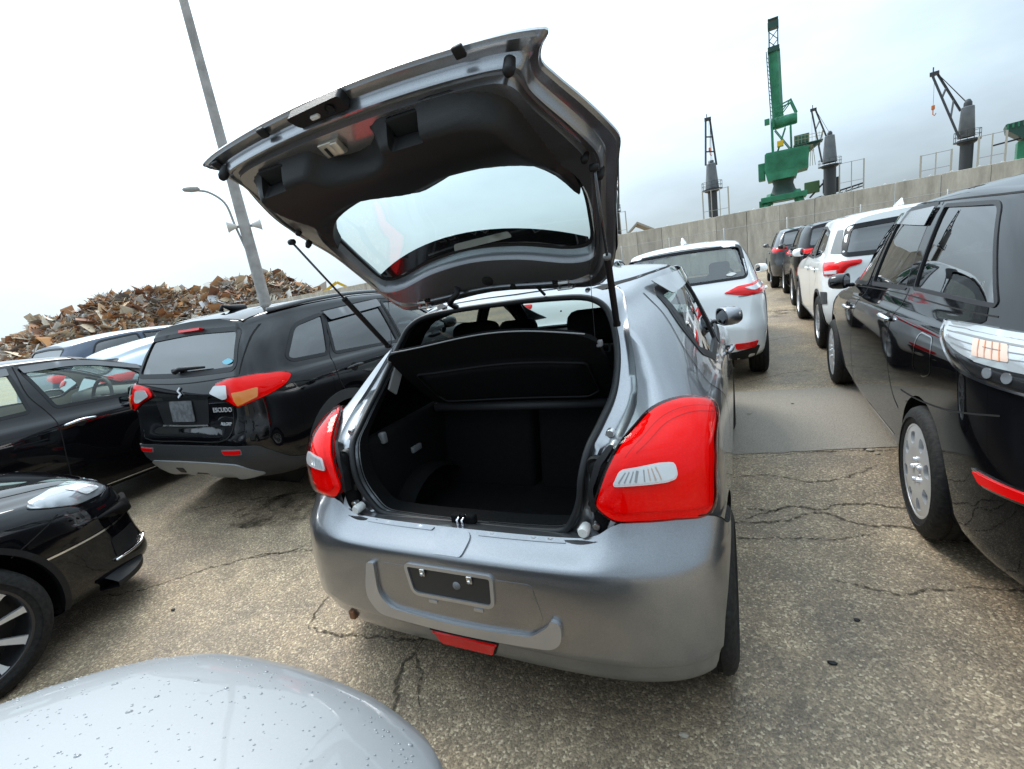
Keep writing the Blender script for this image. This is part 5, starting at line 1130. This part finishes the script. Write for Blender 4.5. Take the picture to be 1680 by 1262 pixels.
c.window(180, rear_window_loop(.655, 1.055, .545, 1.385), GL_CLEAR, 'C', 'windscreen')
c.body(INT); c.arch_parts()
for y in AX: c.wheel(.783, y, .296, .205, .185, 'ten')
# aperture frame: outer edge -> recessed channel -> opening lip -> inside
A3 = np.array([tuple(c.cast(0, a, b)[0]) for a, b in A2]); n_ = len(A3)
cen = np.array((0, 0, 1.05))
def toward(P, Q, t): return P+(Q-P)*t
rings = [A3+np.array((0, -.002, 0)), toward(A3, O3, .10)+np.array((0, .022, 0)), toward(A3, O3, .40)+np.array((0, .030, 0)), toward(A3, O3, .55)+np.array((0, .016, 0)), toward(A3, O3, .85)+np.array((0, .016, 0)), O3+np.array((0, .0, 0)), O3*np.array((.985, 1, 1))+np.array((0, .03, 0))]
V = np.vstack(rings); F = []
for j in range(len(rings)-1):
    for i in range(n_):
        k = (i+1) % n_; F.append((j*n_+i, (j+1)*n_+i, (j+1)*n_+k, j*n_+k))
p_ = V[np.array(F)]; q_ = np.cross(p_[:, 2]-p_[:, 0], p_[:, 3]-p_[:, 1])
if q_[:, 1].mean() > 0: F = [f[::-1] for f in F]
fr = mobj('boot_frame', V, F, SILVER, c.root, True, R_(50))
MB().tube([Vector(p)+Vector((0, -.006, 0)) for p in O3], .0125, 10, True).build('boot_seal', RUB, fr, True)
# inner edge of the liner
V = np.vstack([O3*np.array((.985, 1, 1))+np.array((0, .02, 0)), np.stack([O3[:, 0]*1.02, O3[:, 1]+.10, O3[:, 2]], 1)]); F = [(i, n_+i, n_+(i+1) % n_, (i+1) % n_) for i in range(n_)]
mobj('boot_inner_edge', V, F+[f[::-1] for f in []], INT, fr, True)
# bolts, striker, bump stops
def bolt(x, z, r=.011, mt=STEEL, name='bolt', dy=-.006, h=.010):
    i = np.argmin((A3[:, 0]-x)**2+(A3[:, 2]-z)**2); j = np.argmin((O3[:, 0]-x)**2+(O3[:, 2]-z)**2); y = (A3[i, 1]+O3[j, 1])/2+.02+dy
    MB().lathe([(.001, -h), (r*.8, -h), (r, -h*.6), (r, .012)], 14, 'y', (x, y, z)).build(name, mt, fr, True, R_(40))
for sg in (1, -1):
    MB().lathe([(.001, -.022), (.015, -.022), (.019, -.014), (.017, .02)], 14, 'y', (.465*sg, .118, .728)).build('bump_stop', mat('stop_white', (.68, .68, .66), .4), fr, True, R_(40))
    bolt(.50*sg, .735, .013); bolt(.545*sg, 1.0, .014); bolt(.49*sg, .80, .014, PLA); bolt(.36*sg, 1.418, .010, PLA)
    MB().lathe([(.018, -.004), (.030, -.008), (.034, .0), (.034, .012)], 16, 'y', (.512*sg, .160, .925)).build('grommet', PLA, fr, True, R_(40))
st = MB()
for dx in (-.008, .012): st.tube([(dx, .145, .672), (dx, .120, .690), (dx, .118, .716), (dx, .150, .722)], .0045, 6)
st.build('striker', CHR, fr, True)
MB().box((.0, .152, .700), (.10, .03, .045), None, .008).build('striker_plate', INT, fr, True, R_(40))
# rear bumper: plan curves stacked in height, the shelf under the boot leaning in
def plan(u, n, W, D, y0):
    """superelliptic corner: u=0 centre of the tail, u=1 on the flank; returns x, y and the 'rearward' share"""
    if u <= .5: f = .86*u/.5; cs = f**(n/2); sn = math.sqrt(1-cs*cs)
    else:
        s0 = (1-.86**n)**(1/n); g = s0*(1-(u-.5)/.5); sn = g**(n/2); cs = math.sqrt(1-sn*sn)
    return W*cs**(2/n), y0+D*(1-sn**(2/n)), sn
zt_f = pchip([(0, .702), (.44, .704), (.50, .716), (.56, .755), (.60, .768), (.70, .768), (.78, .752), (.83, .738), (.855, .715), (.868, .68), (.885, .62)])
rows = [(.222, .075), (.226, .050), (.245, .034), (.275, .026), (.305, .022), (.320, .018), (.328, .006), (.336, .001), (.36, -.001), (.42, -.002), (.50, -.003), (.57, -.003), (.61, -.002), (.632, .001), (.642, .005)]
shelf_r = [(.10, .07), (.22, .20), (.40, .42), (.60, .64), (.80, .84), (1.0, 1.0)]
us = np.concatenate([np.linspace(0, .5, 64), np.linspace(.5, 1, 40)[1:]]); half = []
for z_, ins_ in rows+shelf_r:
    row = []
    for u in us:
        low = (z_, ins_) in rows
        zz = z_ if low else None; n_z = float(np.interp(zz if low else .66, [.22, .30, .5, .64, .70], [4.0, 4.4, 4.2, 3.7, 3.5]))
        x, y, sn = plan(u, n_z, .876, .50, 0.)
        ws = float(sstep(.10, .60, sn))
        if low: inn = ins_*(.4+.6*ws); zz = z_+(.05*(1-ws) if z_ < .3 else 0)*0; yy = y+inn; xx = x-inn*(1-ws)*.8
        else:
            zt = float(zt_f(x)); zt = max(zt, .648); I = .088-.012*float(sstep(.44, .62, x)); zz = .642+(zt-.642)*z_; yy = y+(.005+I*ins_)*ws; xx = x
        row.append((xx, yy, zz))
    half.append(row)
nr = len(half); V = []
for row in half: V += [(-x, y, z) for x, y, z in row[:0:-1]]+list(row)
nc = 2*len(us)-1
bp = host(c.root, V, gridfaces(nr, nc), SILVER)
for y in AX[:1]: bp.cut(90, circ(y, .305, .345, 60), True)
bo = bp.body(name='rear_bumper')
for sg in (1, -1): MB().tube([(x*sg, y-.0005, z+.0012) for x, y, z in half[-1] if x > .555 and y < .30], .0022, 6).build('bumper_seam', GAP, bo, True)
# smooth corner surface that carries the tail lamps
V = []; ph = np.linspace(.15, 1, 60); y0f = pchip([(.70, .085), (.80, .088), (.87, .095), (.936, .112), (.985, .142), (1.02, .185), (1.06, .245), (1.12, .33)]); Wf = pchip([(.7, .850), (.95, .846), (1.03, .825), (1.12, .77)])
zs_ = np.linspace(.70, 1.12, 40)
for z in zs_: V += [(*plan(p, 3.9, float(Wf(z)), .45+max(0, z-.9)*.9, float(y0f(z)))[:2], z) for p in ph]
lh = host(c.root, V, gridfaces(40, 60))
# tail lamps
tl = lh.patch('tail_lamp', th, LP2, LENSR, .012, .02, .014, side='both', bulge=.016)
for k, o in enumerate(tl):
    sd = 'R' if k == 0 else 'L'
    lh.patch('lamp_reflector', th, offs(LP2, -.003), REFR, .006, .045, .02, side=sd, parent=o); lh.patch('lamp_step', th, crom(offs(LP2, -.034)[::3], 2), REFR, .0125, .006, .02, side=sd, parent=o)
    q = p3(th, [(.556, .142, .890), (.580, .156, .922), (.695, .173, .930), (.725, .197, .926), (.728, .192, .896), (.708, .177, .890)])
    lh.patch('reversing_lens_frame', th, rl(offs(q, .005), .014), mat('lens_rim', (.70, .60, .60), .2, 0, 1), .0292, .006, .015, side=sd, parent=o)
    lh.patch('reversing_lens', th, rl(q, .010), mat('lens_facets', (.66, .67, .68), .15, .25, .6), .0304, .003, .015, side=sd, parent=o)
    for of, i0, i1 in ((-.026, 18, 58), (-.040, 20, 56)): lh.strip('lamp_rib', th, offs(LP2, of)[i0:i1], .0022, REDD, .0140, sd, o, 1)
    for f_ in (.12, .22, .32, .42, .58, .68, .78, .88): lh.strip('lens_rib', th, [q[0]+(q[5]-q[0])*f_+np.array((0, .004)), q[1]+(q[2]-q[1])*f_+np.array((0, -.004))], .0028 if f_ != .42 else .006, mat('lens_rib_grey', (.26, .27, .28), .3) if f_ < .6 else mat('lens_rib_amber', (.50, .36, .28), .3), .0316, sd, o, 1)
    lh.patch('lamp_surround', th, offs(LP2, .0045), GAP, .001, .0, .02, side=sd, parent=o)
    lh.patch('lamp_inner_bracket', 20, rl(p3(20, [(.506, .13, .80), (.50, .135, .87), (.525, .165, .94), (.56, .21, .99), (.545, .20, .99), (.51, .16, .95), (.485, .14, .88), (.487, .13, .80)]), .01), PLA, .0, .03, .02, side=sd, parent=o)
# bumper: seams, step notch, plate recess with blanking plate, lower garnish, fog lamp

nb = [(-.045, .715), (.045, .715), (.062, .660), (-.062, .660)]
bp.patch('bumper_step', 0, rl([(-.055, .698), (.055, .698), (.072, .684), (.060, .646), (-.060, .646), (-.072, .684)], .012), SILVER, .006, .012, .02)
for sg in (1, -1): bp.patch('sill_pad', 0, rl([(.085, .699), (.40, .700), (.41, .692), (.095, .690)], .006), SILVER, .004, .006, .02, side='R' if sg > 0 else 'L')
# garnish panel (proud frame around the number plate zone)
fo = rl([(-.355, .585, .02), (-.30, .592, .02), (-.318, .440, .03), (-.27, .395, .03), (.0, .378, .4), (.27, .395, .03), (.345, .43, .03), (.318, .440, .03), (.30, .592, .02), (.355, .585, .02), (.40, .47, .05), (.375, .368, .04), (.2, .345, .1), (0, .338, .3), (-.2, .345, .1), (-.375, .368, .04), (-.40, .47, .05)], .03)
GAR = mat('garnish_silver', (.42, .43, .45), .3, .7, 1., .04)
fo = rl([(-.352, .585, .01), (-.318, .588, .01), (-.330, .455, .04), (-.285, .402, .03), (0, .385, .5), (.285, .402, .03), (.352, .455, .04), (.36, .48, .02), (.395, .47, .03), (.388, .40, .03), (.350, .365, .03), (0, .345, .5), (-.350, .362, .03), (-.392, .42, .04), (-.39, .47, .04)], .03)
bp.patch('bumper_garnish', 0, fo, GAR, .014, .02, .025)
rec = rl([(-.165, .592, .008), (.165, .592, .008), (.155, .492, .02), (-.155, .492, .02)], .01)
rp = bp.patch('plate_recess', 0, rec, mat('recess_black', (.022, .023, .025), .45), .003, .003, .03)
bp.patch('recess_lip', 0, offs(rec, .014), GAR, .0085, .012, .03, holes=[offs(rec, .001)], parent=rp)
for x in (-.10, .09): 
    h, n = bp.cast(0, x, .58); MB().box(h+n*.010, (.020, .006, .026), None, .002).build('plate_bracket', STEEL, rp, True, R_(40)); MB().lathe([(.001, -.005), (.006, -.004), (.006, .003)], 8, 'y', tuple(h+n*.014+Vector((0, 0, -.004)))).build('bracket_screw', STEEL, rp, True)
h, n = bp.cast(0, .03, .545); MB().lathe([(.001, -.004), (.013, -.002), (.016, .004)], 14, 'y', tuple(h+n*.006)).build('blanking_plug', PLG, rp, True)
for x in (-.085, .10): bp.patch('vent_slot', 0, rl([(x-.018, .467), (x+.018, .467), (x+.018, .455), (x-.018, .455)], .004), GAR, .005, .005, .02)
bp.patch('number_plate_panel', 0, rl([(-.31, .590), (.31, .590), (.335, .46, .03), (.28, .406), (-.28, .406), (-.325, .46, .03)], .02), SILVER, .0015, .003, .04)
fg = bp.patch('fog_lamp', 0, rl([(-.135, .325), (.135, .325), (.105, .262), (-.105, .262)], .008), RED, .014, .02, .025); bp.patch('fog_lamp_rim', 0, offs(rl([(-.135, .325), (.135, .325), (.105, .262), (-.105, .262)], .008), .008), PLA, .006, .012, .025, parent=fg)
h, n = bp.cast(0, -.56, .275); MB().box(h+Vector((0, .0, .0)), (.03, .03, .04), None, .006).build('tow_eye', RUSTY, c.root)
MB().box((0, .45, .225), (1.35, .65, .10), None, .03).build('undertray', PLA, c.root, True, R_(40)); MB().tube([(-.42, .16, .235), (-.42, .5, .24), (-.2, .9, .25)], .028, 12).build('exhaust', RUSTY, c.root, True)
# side details
c.strip('panel_gap', 90, [(.93, 1.37), (.86, 1.25), (.78, 1.12), (.80, 1.0), (.93, .90), (1.0, .75), (.97, .62)], .005, GAP, side='both'); c.strip('panel_gap', 90, [(1.80, 1.40), (1.83, .95), (1.80, .6), (1.77, .25)], .006, GAP, side='both'); c.strip('panel_gap', 90, [(2.75, .97), (2.70, .7), (2.66, .3)], .006, GAP, side='both')
c.patch('window_visor', 90, rl([(1.03, 1.40), (1.78, 1.415), (1.78, 1.36), (1.10, 1.325)], .02), mat('visor_pale', (.28, .29, .30), .12, .2, 1), .026, .004, .04, side='both'); c.patch('window_visor', 90, rl([(1.84, 1.415), (2.05, 1.39, .1), (2.5, 1.12), (2.45, 1.10), (2.02, 1.33, .1), (1.85, 1.355)], .01), mat('visor_pale'), .024, .004, .04, side='both')
c.strip('roof_drip', 90, [(.78, 1.405), (.95, 1.425), (1.4, 1.445), (1.9, 1.435), (2.2, 1.36)], .007, GAP, .001, 'both')
c.patch('pillar_panel', 90, rl([(1.0, 1.35), (1.06, 1.36), (1.02, 1.12), (.96, 1.12), (.93, 1.22, .04)], .015), PLA, .003, .004, .03, side='both')
c.handle(2.0, .88, SILVER); c.mirror(2.42, 1.04, .80); c.strip('sill_strip', 90, [(.95, .26), (1.8, .235), (2.6, .235)], .012, PLA, .003, 'both')
c.patch('head_lamp', 125, rl(p3(125, [(.78, 3.2, .80), (.62, 3.55, .78), (.55, 3.68, .66), (.74, 3.45, .64)]), .03), LCL, .008, .01, .04, side='both')
# interior: seats, dash, boot trim
IB = INT
def part(name, mb, mt=None, parent=None, sm=True): return mb.build(name, mt or IB, parent or c.root, sm, R_(40))
part('boot_floor', MB().box((0, .55, .50), (1.02, .90, .05), None, .01))
part('boot_sill_trim', MB().box((0, .215, .615), (.92, .09, .13), None, .03))
rot = Matrix.Rotation(R_(16), 3, 'X')
for x, wd in ((-.27, .58), (.27, .48)):
    sb = part('rear_seat_back', MB().box((x, .90, .80), (wd-.015, .14, .66), Matrix.Rotation(R_(-14), 3, 'X'), .035))
    part('latch_handle', MB().box((x+.0, .83, .965), (.06, .03, .035), None, .01), PLG, sb); part('seat_latch', MB().box((x+.02, .825, .93), (.035, .006, .008), None, .002), mat('latch_white', (.5, .5, .5), .4), sb)
for x in (-.32, .32):
    h = part('headrest', MB().box((x, 1.03, 1.235), (.27, .12, .17), None, .055)); part('headrest_post', MB().tube([(x-.06, 1.02, 1.1), (x-.06, 1.02, 1.2)], .006, 6).tube([(x+.06, 1.02, 1.1), (x+.06, 1.02, 1.2)], .006, 6), STEEL, h)
for sg in (1, -1):
    tr = MB(); tr.box((.525*sg, .56, .72), (.07, .86, .46), None, .03); part('boot_side_trim', tr)
    wh = MB().lathe([(.33, .40), (.345, .43), (.345, .52), (.30, .53), (.001, .53)], 36, 'x', (0, 0, 0)); wh.V = [((v[0])*sg, v[1]*.95+.56, v[2]*1.0+.36) for v in wh.V]; part('wheel_house_trim', wh)
    part('bag_hook', MB().box((.488*sg, .36, .93), (.03, .03, .05), None, .008), PLG)
    part('boot_lamp_cover', MB().box((.486*sg, .56, .80), (.02, .07, .03), None, .006), PLG)
c.seats(1.85, 1.2, .30, INT, .48, .35, False); c.dash(2.62, 1.02, INT)
# parcel shelf, tipped up: hinged at the seat backs, its rear edge raised
def shelf(t, x):  # t 0 hinge .. 1 rear edge
    hw = .49+.0*t; return Vector((x, .76-.31*t, .955+.33*t+.028*math.cos(x/.5*math.pi/2)*t+.012*math.sin(2*math.pi*(x+.1))*t))
def shf(a, b):
    p = shelf(b, a); n = Vector((0, -.73, -.68)); dip = .022*(sstep(.10, .16, b)*(1-sstep(.60, .66, b)))*(sstep(-.40, -.34, a)*(1-sstep(.34, .40, a))); return p+n*float(dip), n
V, F = sheet(rl([(-.46, .03), (.46, .03), (.485, .5, .2), (.47, 1.0, .12), (-.47, 1.0, .12), (-.485, .5, .2)], .04), shf, .018, (), .03); ps = mobj('parcel_shelf', V, F, INT, c.root, True, R_(50))
V, F = sheet(rl([(-.46, .03), (.46, .03), (.485, .5, .2), (.47, 1.0, .12), (-.47, 1.0, .12), (-.485, .5, .2)], .04), lambda a, b: (shelf(b, a)+Vector((0, .013, .012)), Vector((0, .73, .68))), 0, (), .05); mobj('shelf_top_face', V, F, INT, ps, True)
MB().tube([shelf(1.0, x)+Vector((0, -.002, .004)) for x in np.linspace(-.42, .44, 24)], .0028, 6).build('shelf_piping', mat('piping_grey', (.30, .30, .31), .5), ps, True)
MB().tube([(-.46, .745, .945), (.46, .745, .945)], .022, 12).build('shelf_hinge_roll', mat('trim_soft', (.022, .022, .024), .6), ps, True)
pq_ = resample(rl([(-.40, .16), (.40, .16), (.40, .64), (-.40, .64)], .05), .04)
MB().tube([Vector(shf(a, b)[0])+Vector((0, -.004, -.004)) for a, b in pq_], .005, 6, True).build('shelf_pad_edge', mat('pad_edge', (.010, .010, .011), .6, spec=.25), ps, True)
for sg in (1, -1): MB().box((.475*sg, .50, 1.245), (.02, .03, .025), None, .006).build('shelf_cord_clip', PLG, ps, True)
MB().box((-.515, .55, 1.14), (.012, .06, .12), Matrix.Rotation(R_(-40), 3, 'X'), .004).build('quarter_trim', mat('trim_grey_light', (.30, .30, .30), .6), c.root)
# ---- tailgate
HY, HZ = .66, 1.462; E1 = Vector((0, -.793, .609)); E2 = Vector((0, .609, .793)); GO = Vector((0, HY, HZ))
po = pchip([(-.06, -.015), (0, .02), (.10, .060), (.25, .095), (.41, .115), (.52, .112), (.62, .092), (.75, .068), (.88, .045), (.95, .025)])
def gouter(x, v): return float(po(v))-.09*abs(x)**2.2+.0
GL_OUT = [(0, .000), (.30, -.018), (.47, -.010), (.535, .08), (.565, .20), (.605, .36), (.640, .48), (.655, .535), (.640, .60), (.605, .69), (.562, .78), (.545, .825), (.560, .860), (.588, .892), (.540, .908), (.42, .922), (.22, .935), (0, .94)]
GOUT = crom(full(GL_OUT), 4)
GH = [(0, .60), (.15, .602), (.30, .600), (.42, .565), (.495, .475), (.507, .40), (.498, .28), (.468, .165), (.40, .150), (.2, .195), (0, .215)]
GHOLE = crom(full(GH), 4)
def gpos(x, v, p): return GO+Vector((x, 0, 0))+E1*v+E2*p
GLr = np.array(GOUT); GHr = np.array(GHOLE)
def edged(a, b, L): return segdist(a, b, L, np.roll(L, -1, 0))
def g_out(a, b): return gpos(a, b, gouter(a, b)), E2
prof_in = pchip([(0, .006), (.010, .014), (.046, .020), (.056, .040), (.064, .050), (.074, .048), (.088, .062), (.30, .066)])
def g_in(a, b):
    e = edged(a, b, GLr); g = edged(a, b, GHr); d = float(prof_in(e)); d = min(d, .012+float(sstep(0, .05, g))*.06)
    return gpos(a, b, gouter(a, b)-d), -E2
GI_IN = [(0, .080), (.28, .066), (.42, .070), (.465, .12), (.50, .22), (.530, .36), (.555, .46), (.562, .52), (.552, .585), (.525, .67), (.498, .745), (.488, .785), (.482, .815), (.462, .838), (.43, .848), (.35, .856), (.2, .862), (0, .865)]
GIN = crom(full(GI_IN), 4)
def ringloft(rs, flip=False):
    n = len(rs[0]); V = [v for r in rs for v in r]; F = []
    for j in range(len(rs)-1):
        for i in range(n): k = (i+1) % n; F.append((j*n+i, (j+1)*n+i, (j+1)*n+k, j*n+k))
    v = [Vector(V[i]) for i in F[len(F)//2]]; nn = (v[2]-v[0]).cross(v[3]-v[1])
    if nn.dot(E2) > 0: F = [f[::-1] for f in F]
    return V, F
gm = MB(); gm.add(*sheet(GOUT, g_out, .008, [GHOLE], .035))
PR = [(0, .006), (.07, .011), (.12, .016), (.30, .018), (.46, .020), (.52, .026), (.58, .046), (.64, .054), (.72, .054), (.78, .046), (.90, .046), (.96, .054), (1.0, .064)]
gm.add(*ringloft([[gpos(*(GOUT[i]+(GIN[i]-GOUT[i])*t), gouter(*(GOUT[i]+(GIN[i]-GOUT[i])*t))-d) for i in range(len(GOUT))] for t, d in PR]))
gm.add(*ringloft([[gpos(*q, gouter(*q)-d) for q in offs(GHOLE, e)] for e, d in ((.0, .010), (.003, .020), (.007, .040), (.013, .056), (.020, .064))]))
gm.add(*sheet(GIN, lambda a, b: (gpos(a, b, gouter(a, b)-.064), -E2), 0, [offs(GHOLE, .020)], .03))
gate = gm.build('tailgate', SILVER, c.root, True, R_(40))
V, F = sheet(offs(GHOLE, .015), lambda a, b: (gpos(a, b, gouter(a, b)-.010), -E2), .004, (), .05); mobj('tailgate_window', V, F, GL_GATE, gate, True)
# ceramic band at the top of the glass and the seal round it
cb = np.vstack([[(x, .150+.065*(1-(x/.47)**2)-.012) for x in np.linspace(-.465, .465, 20)], [(x, .185+.105*(1-(x/.47)**2)) for x in np.linspace(.465, -.465, 20)]])
V, F = sheet(cb, lambda a, b: (gpos(a, b, gouter(a, b)-.016), -E2), .001, (), .04); mobj('window_band', V, F, mat('ceramic_black', (.006, .007, .008), .12, 0, 1), gate, True)
V, F = sheet(rl([(-.07, .218), (.19, .235), (.185, .262), (-.055, .250)], .01), lambda a, b: (gpos(a, b, gouter(a, b)-.019), -E2), .002, (), .04); mobj('high_stop_lamp', V, F, mat('stop_lens', (.34, .40, .40), .25), gate, True)
V, F = sheet(offs(GHOLE, .014), lambda a, b: (gpos(a, b, gouter(a, b)-.0195), -E2), .006, [offs(GHOLE, -.008)], .04); mobj('window_seal', V, F, RUB, gate, True)
# inner trim panel (black, its lower corners soft, a wavy edge over the glass)
TP = np.array([(-.455, .80), (-.40, .835), (-.22, .845), (-.165, .838), (-.145, .805), (-.10, .790), (.0, .790), (.045, .812), (.062, .848), (.20, .862), (.38, .850), (.455, .80), (.475, .70), (.495, .56), (.512, .44), (.50, .40), (.455, .49), (.38, .562), (.285, .594), (.17, .592), (.09, .568), (.0, .548), (-.09, .572), (-.16, .590), (-.28, .568), (-.40, .520), (-.47, .455), (-.50, .40), (-.512, .44), (-.495, .56), (-.475, .70)])
TPl = crom(TP, 3); TPr = np.array(TPl)
def hole(x, v, w, h): return rl([(x-w, v-h), (x+w, v-h), (x+w*.95, v+h), (x-w*.95, v+h)], .008)
HO = [hole(-.335, .812, .050, .024), hole(.175, .826, .052, .026)]
def g_tr(a, b):
    e = edged(a, b, TPr); sd = sstep(.66, .80, b)
    d = .060+float(sstep(0, .05, e))*(.028+.050*float(sstep(.52, .74, b))); return gpos(a, b, gouter(a, b)-d), -E2
V, F = sheet(TPl, g_tr, .05, HO, .013); tp = mobj('tailgate_trim', V, F, mat('trim_plastic', (.012, .012, .0125), .5, spec=.35, fn=grain(320, .1, (.010, .010, .0105), (.014, .014, .0145))), gate, True, R_(60))
for (x, v) in ((-.335, .808), (.175, .822)):
    m_ = MB(); q = gpos(x, v, gouter(x, v)-.075); B = Matrix((Vector((1, 0, 0)), E1, E2)).transposed(); m_.box(q, (.105, .055, .012), B, .004); m_.build('grip_recess', GAP, tp, True); MB().box(gpos(x, v-.027, gouter(x, v)-.112), (.10, .004, .012), B, .001).build('grip_edge', PLG, tp)
# plate lamp housing, latch, bump stops, plugs
B = Matrix((Vector((1, 0, 0)), E1, E2)).transposed()
pl_ = mobj('plate_lamp_housing', *sheet(rl([(-.145, .938), (.050, .945), (.045, .900), (.020, .890), (-.115, .886), (-.14, .90)], .012), lambda a, b: (gpos(a, b, gouter(a, b)-.045), -E2), .03, (), .03), PLA, gate, True, R_(50))
MB().box(gpos(-.06, .915, gouter(-.06, .915)-.048), (.03, .012, .012), B, .004).build('lamp_lens', WHT, pl_); MB().lathe([(.001, .006), (.012, .004), (.014, 0)], 12, 'z').build('release_button', PLA, pl_).matrix_local = Matrix.Translation(gpos(.0, .92, gouter(0, .92)-.052)) @ B.to_4x4()
lt = MB().box(gpos(-.09, .822, gouter(-.09, .822)-.070), (.075, .045, .014), B, .004); lt.box(gpos(-.065, .824, gouter(-.05, .822)-.078), (.026, .040, .016), B, .004); o = lt.build('latch', mat('latch_zinc', (.62, .58, .50), .35, .7), gate, True, R_(40))
MB().box(gpos(-.105, .818, gouter(-.1, .815)-.078), (.009, .028, .006), B).build('latch_slot', GAP, o)
for x, v in ((.49, .868), (-.50, .868)): MB().lathe([(.001, -.022), (.009, -.022), (.014, -.012), (.015, .02)], 14, 'z').build('bump_stop', PLA, gate, True).matrix_local = Matrix.Translation(gpos(x, v, gouter(x, v)-.055)) @ B.to_4x4()
for x, v in ((.39, .925), (-.27, .918), (-.52, .885)): MB().box(gpos(x, v, gouter(x, v)-.026), (.028, .028, .012), B, .004).build('edge_plug', PLA, gate, True)
for sg in (1, -1):
    for x, v in ((.56, .54), (.585, .47)): MB().lathe([(.001, -.018), (.008, -.018), (.012, -.006), (.012, .02)], 12, 'z').build('trim_clip', PLA, gate, True).matrix_local = Matrix.Translation(gpos(x*sg, v, gouter(x*sg, v)-.06)) @ B.to_4x4()
MB().lathe([(.001, -.004), (.022, -.004), (.024, .006)], 16, 'z').build('grommet_plug', GAP, gate, True).matrix_local = Matrix.Translation(gpos(.03, .10, gouter(.03, .10)-.068)) @ B.to_4x4()
for x in (-.30, .12, .30): MB().lathe([(.001, -.004), (.013, -.004), (.015, .006)], 12, 'z').build('grommet_plug', GAP, gate, True).matrix_local = Matrix.Translation(gpos(x, .045, gouter(x, .045)-.052)) @ B.to_4x4()
# black side spoilers beside the glass (outer face), rear wiper stub
for sg in (1, -1): mobj('side_spoiler', *sheet(np.array([(sg*a, b) for a, b in rl([(.50, .05), (.555, .12), (.60, .36), (.52, .36), (.48, .15)], .02)]), lambda a, b: (gpos(a, b, gouter(a, b)+.006), E2), .012, (), .04), mat('gloss_black', (.008, .008, .009), .1, 0, 1), gate, True, R_(50))
# hinges, cable boots, gas struts
for sg in (1, -1):
    x = .33*sg; hm = MB(); hm.box((x, .645, 1.446), (.060, .045, .010), None, .003); hm.bar((x-.018, .632, 1.446), (x-.018, .612, 1.492), .007, .016); hm.bar((x+.018, .632, 1.446), (x+.018, .612, 1.492), .007, .016); hm.tube([(x-.032, .630, 1.450), (x+.032, .630, 1.450)], .006, 8); hm.box((x, .610, 1.470), (.040, .006, .012), None, .002); hm.box((x, .606, 1.496), (.062, .012, .028), None, .003); hm.build('tailgate_hinge', STEEL, c.root, True, R_(40))
    a, b = Vector((.528*sg, .567, 1.300)), Vector((.588*sg, .226, 1.775)); m1 = a+(b-a)*.50
    st_ = MB().tube([a, m1], .0115, 12).build('gas_strut', PLA, c.root, True, R_(40)); MB().tube([m1, b], .0045, 8).build('strut_rod', mat('rod_dark', (.12, .12, .125), .25, .9), st_, True); MB().tube([m1-(b-a)*.01, m1+(b-a)*.012], .0125, 12).build('strut_collar', PLG if sg > 0 else PLA, st_, True)
    for q in (a, b): MB().lathe([(.001, -.014), (.010, -.012), (.012, 0), (.010, .012), (.001, .014)], 10, 'x', tuple(q)).build('strut_ball', PLA, st_, True)
MB().tube(crom([(-.13, .60, 1.525), (-.12, .575, 1.490), (-.17, .60, 1.462), (-.21, .655, 1.445), (-.21, .70, 1.425)], 5, False), .013, 10).build('cable_boot', RUB, c.root, True); MB().tube(crom([(.08, .60, 1.53), (.13, .60, 1.515), (.20, .63, 1.48), (.22, .69, 1.43)], 5, False), .006, 8).build('washer_hose', RUB, c.root, True)
for sg in (1, -1): MB().tube([(.455*sg, .565, 1.60), (.46*sg, .50, 1.255)], .0012, 5).build('shelf_cord', PLA, c.root)
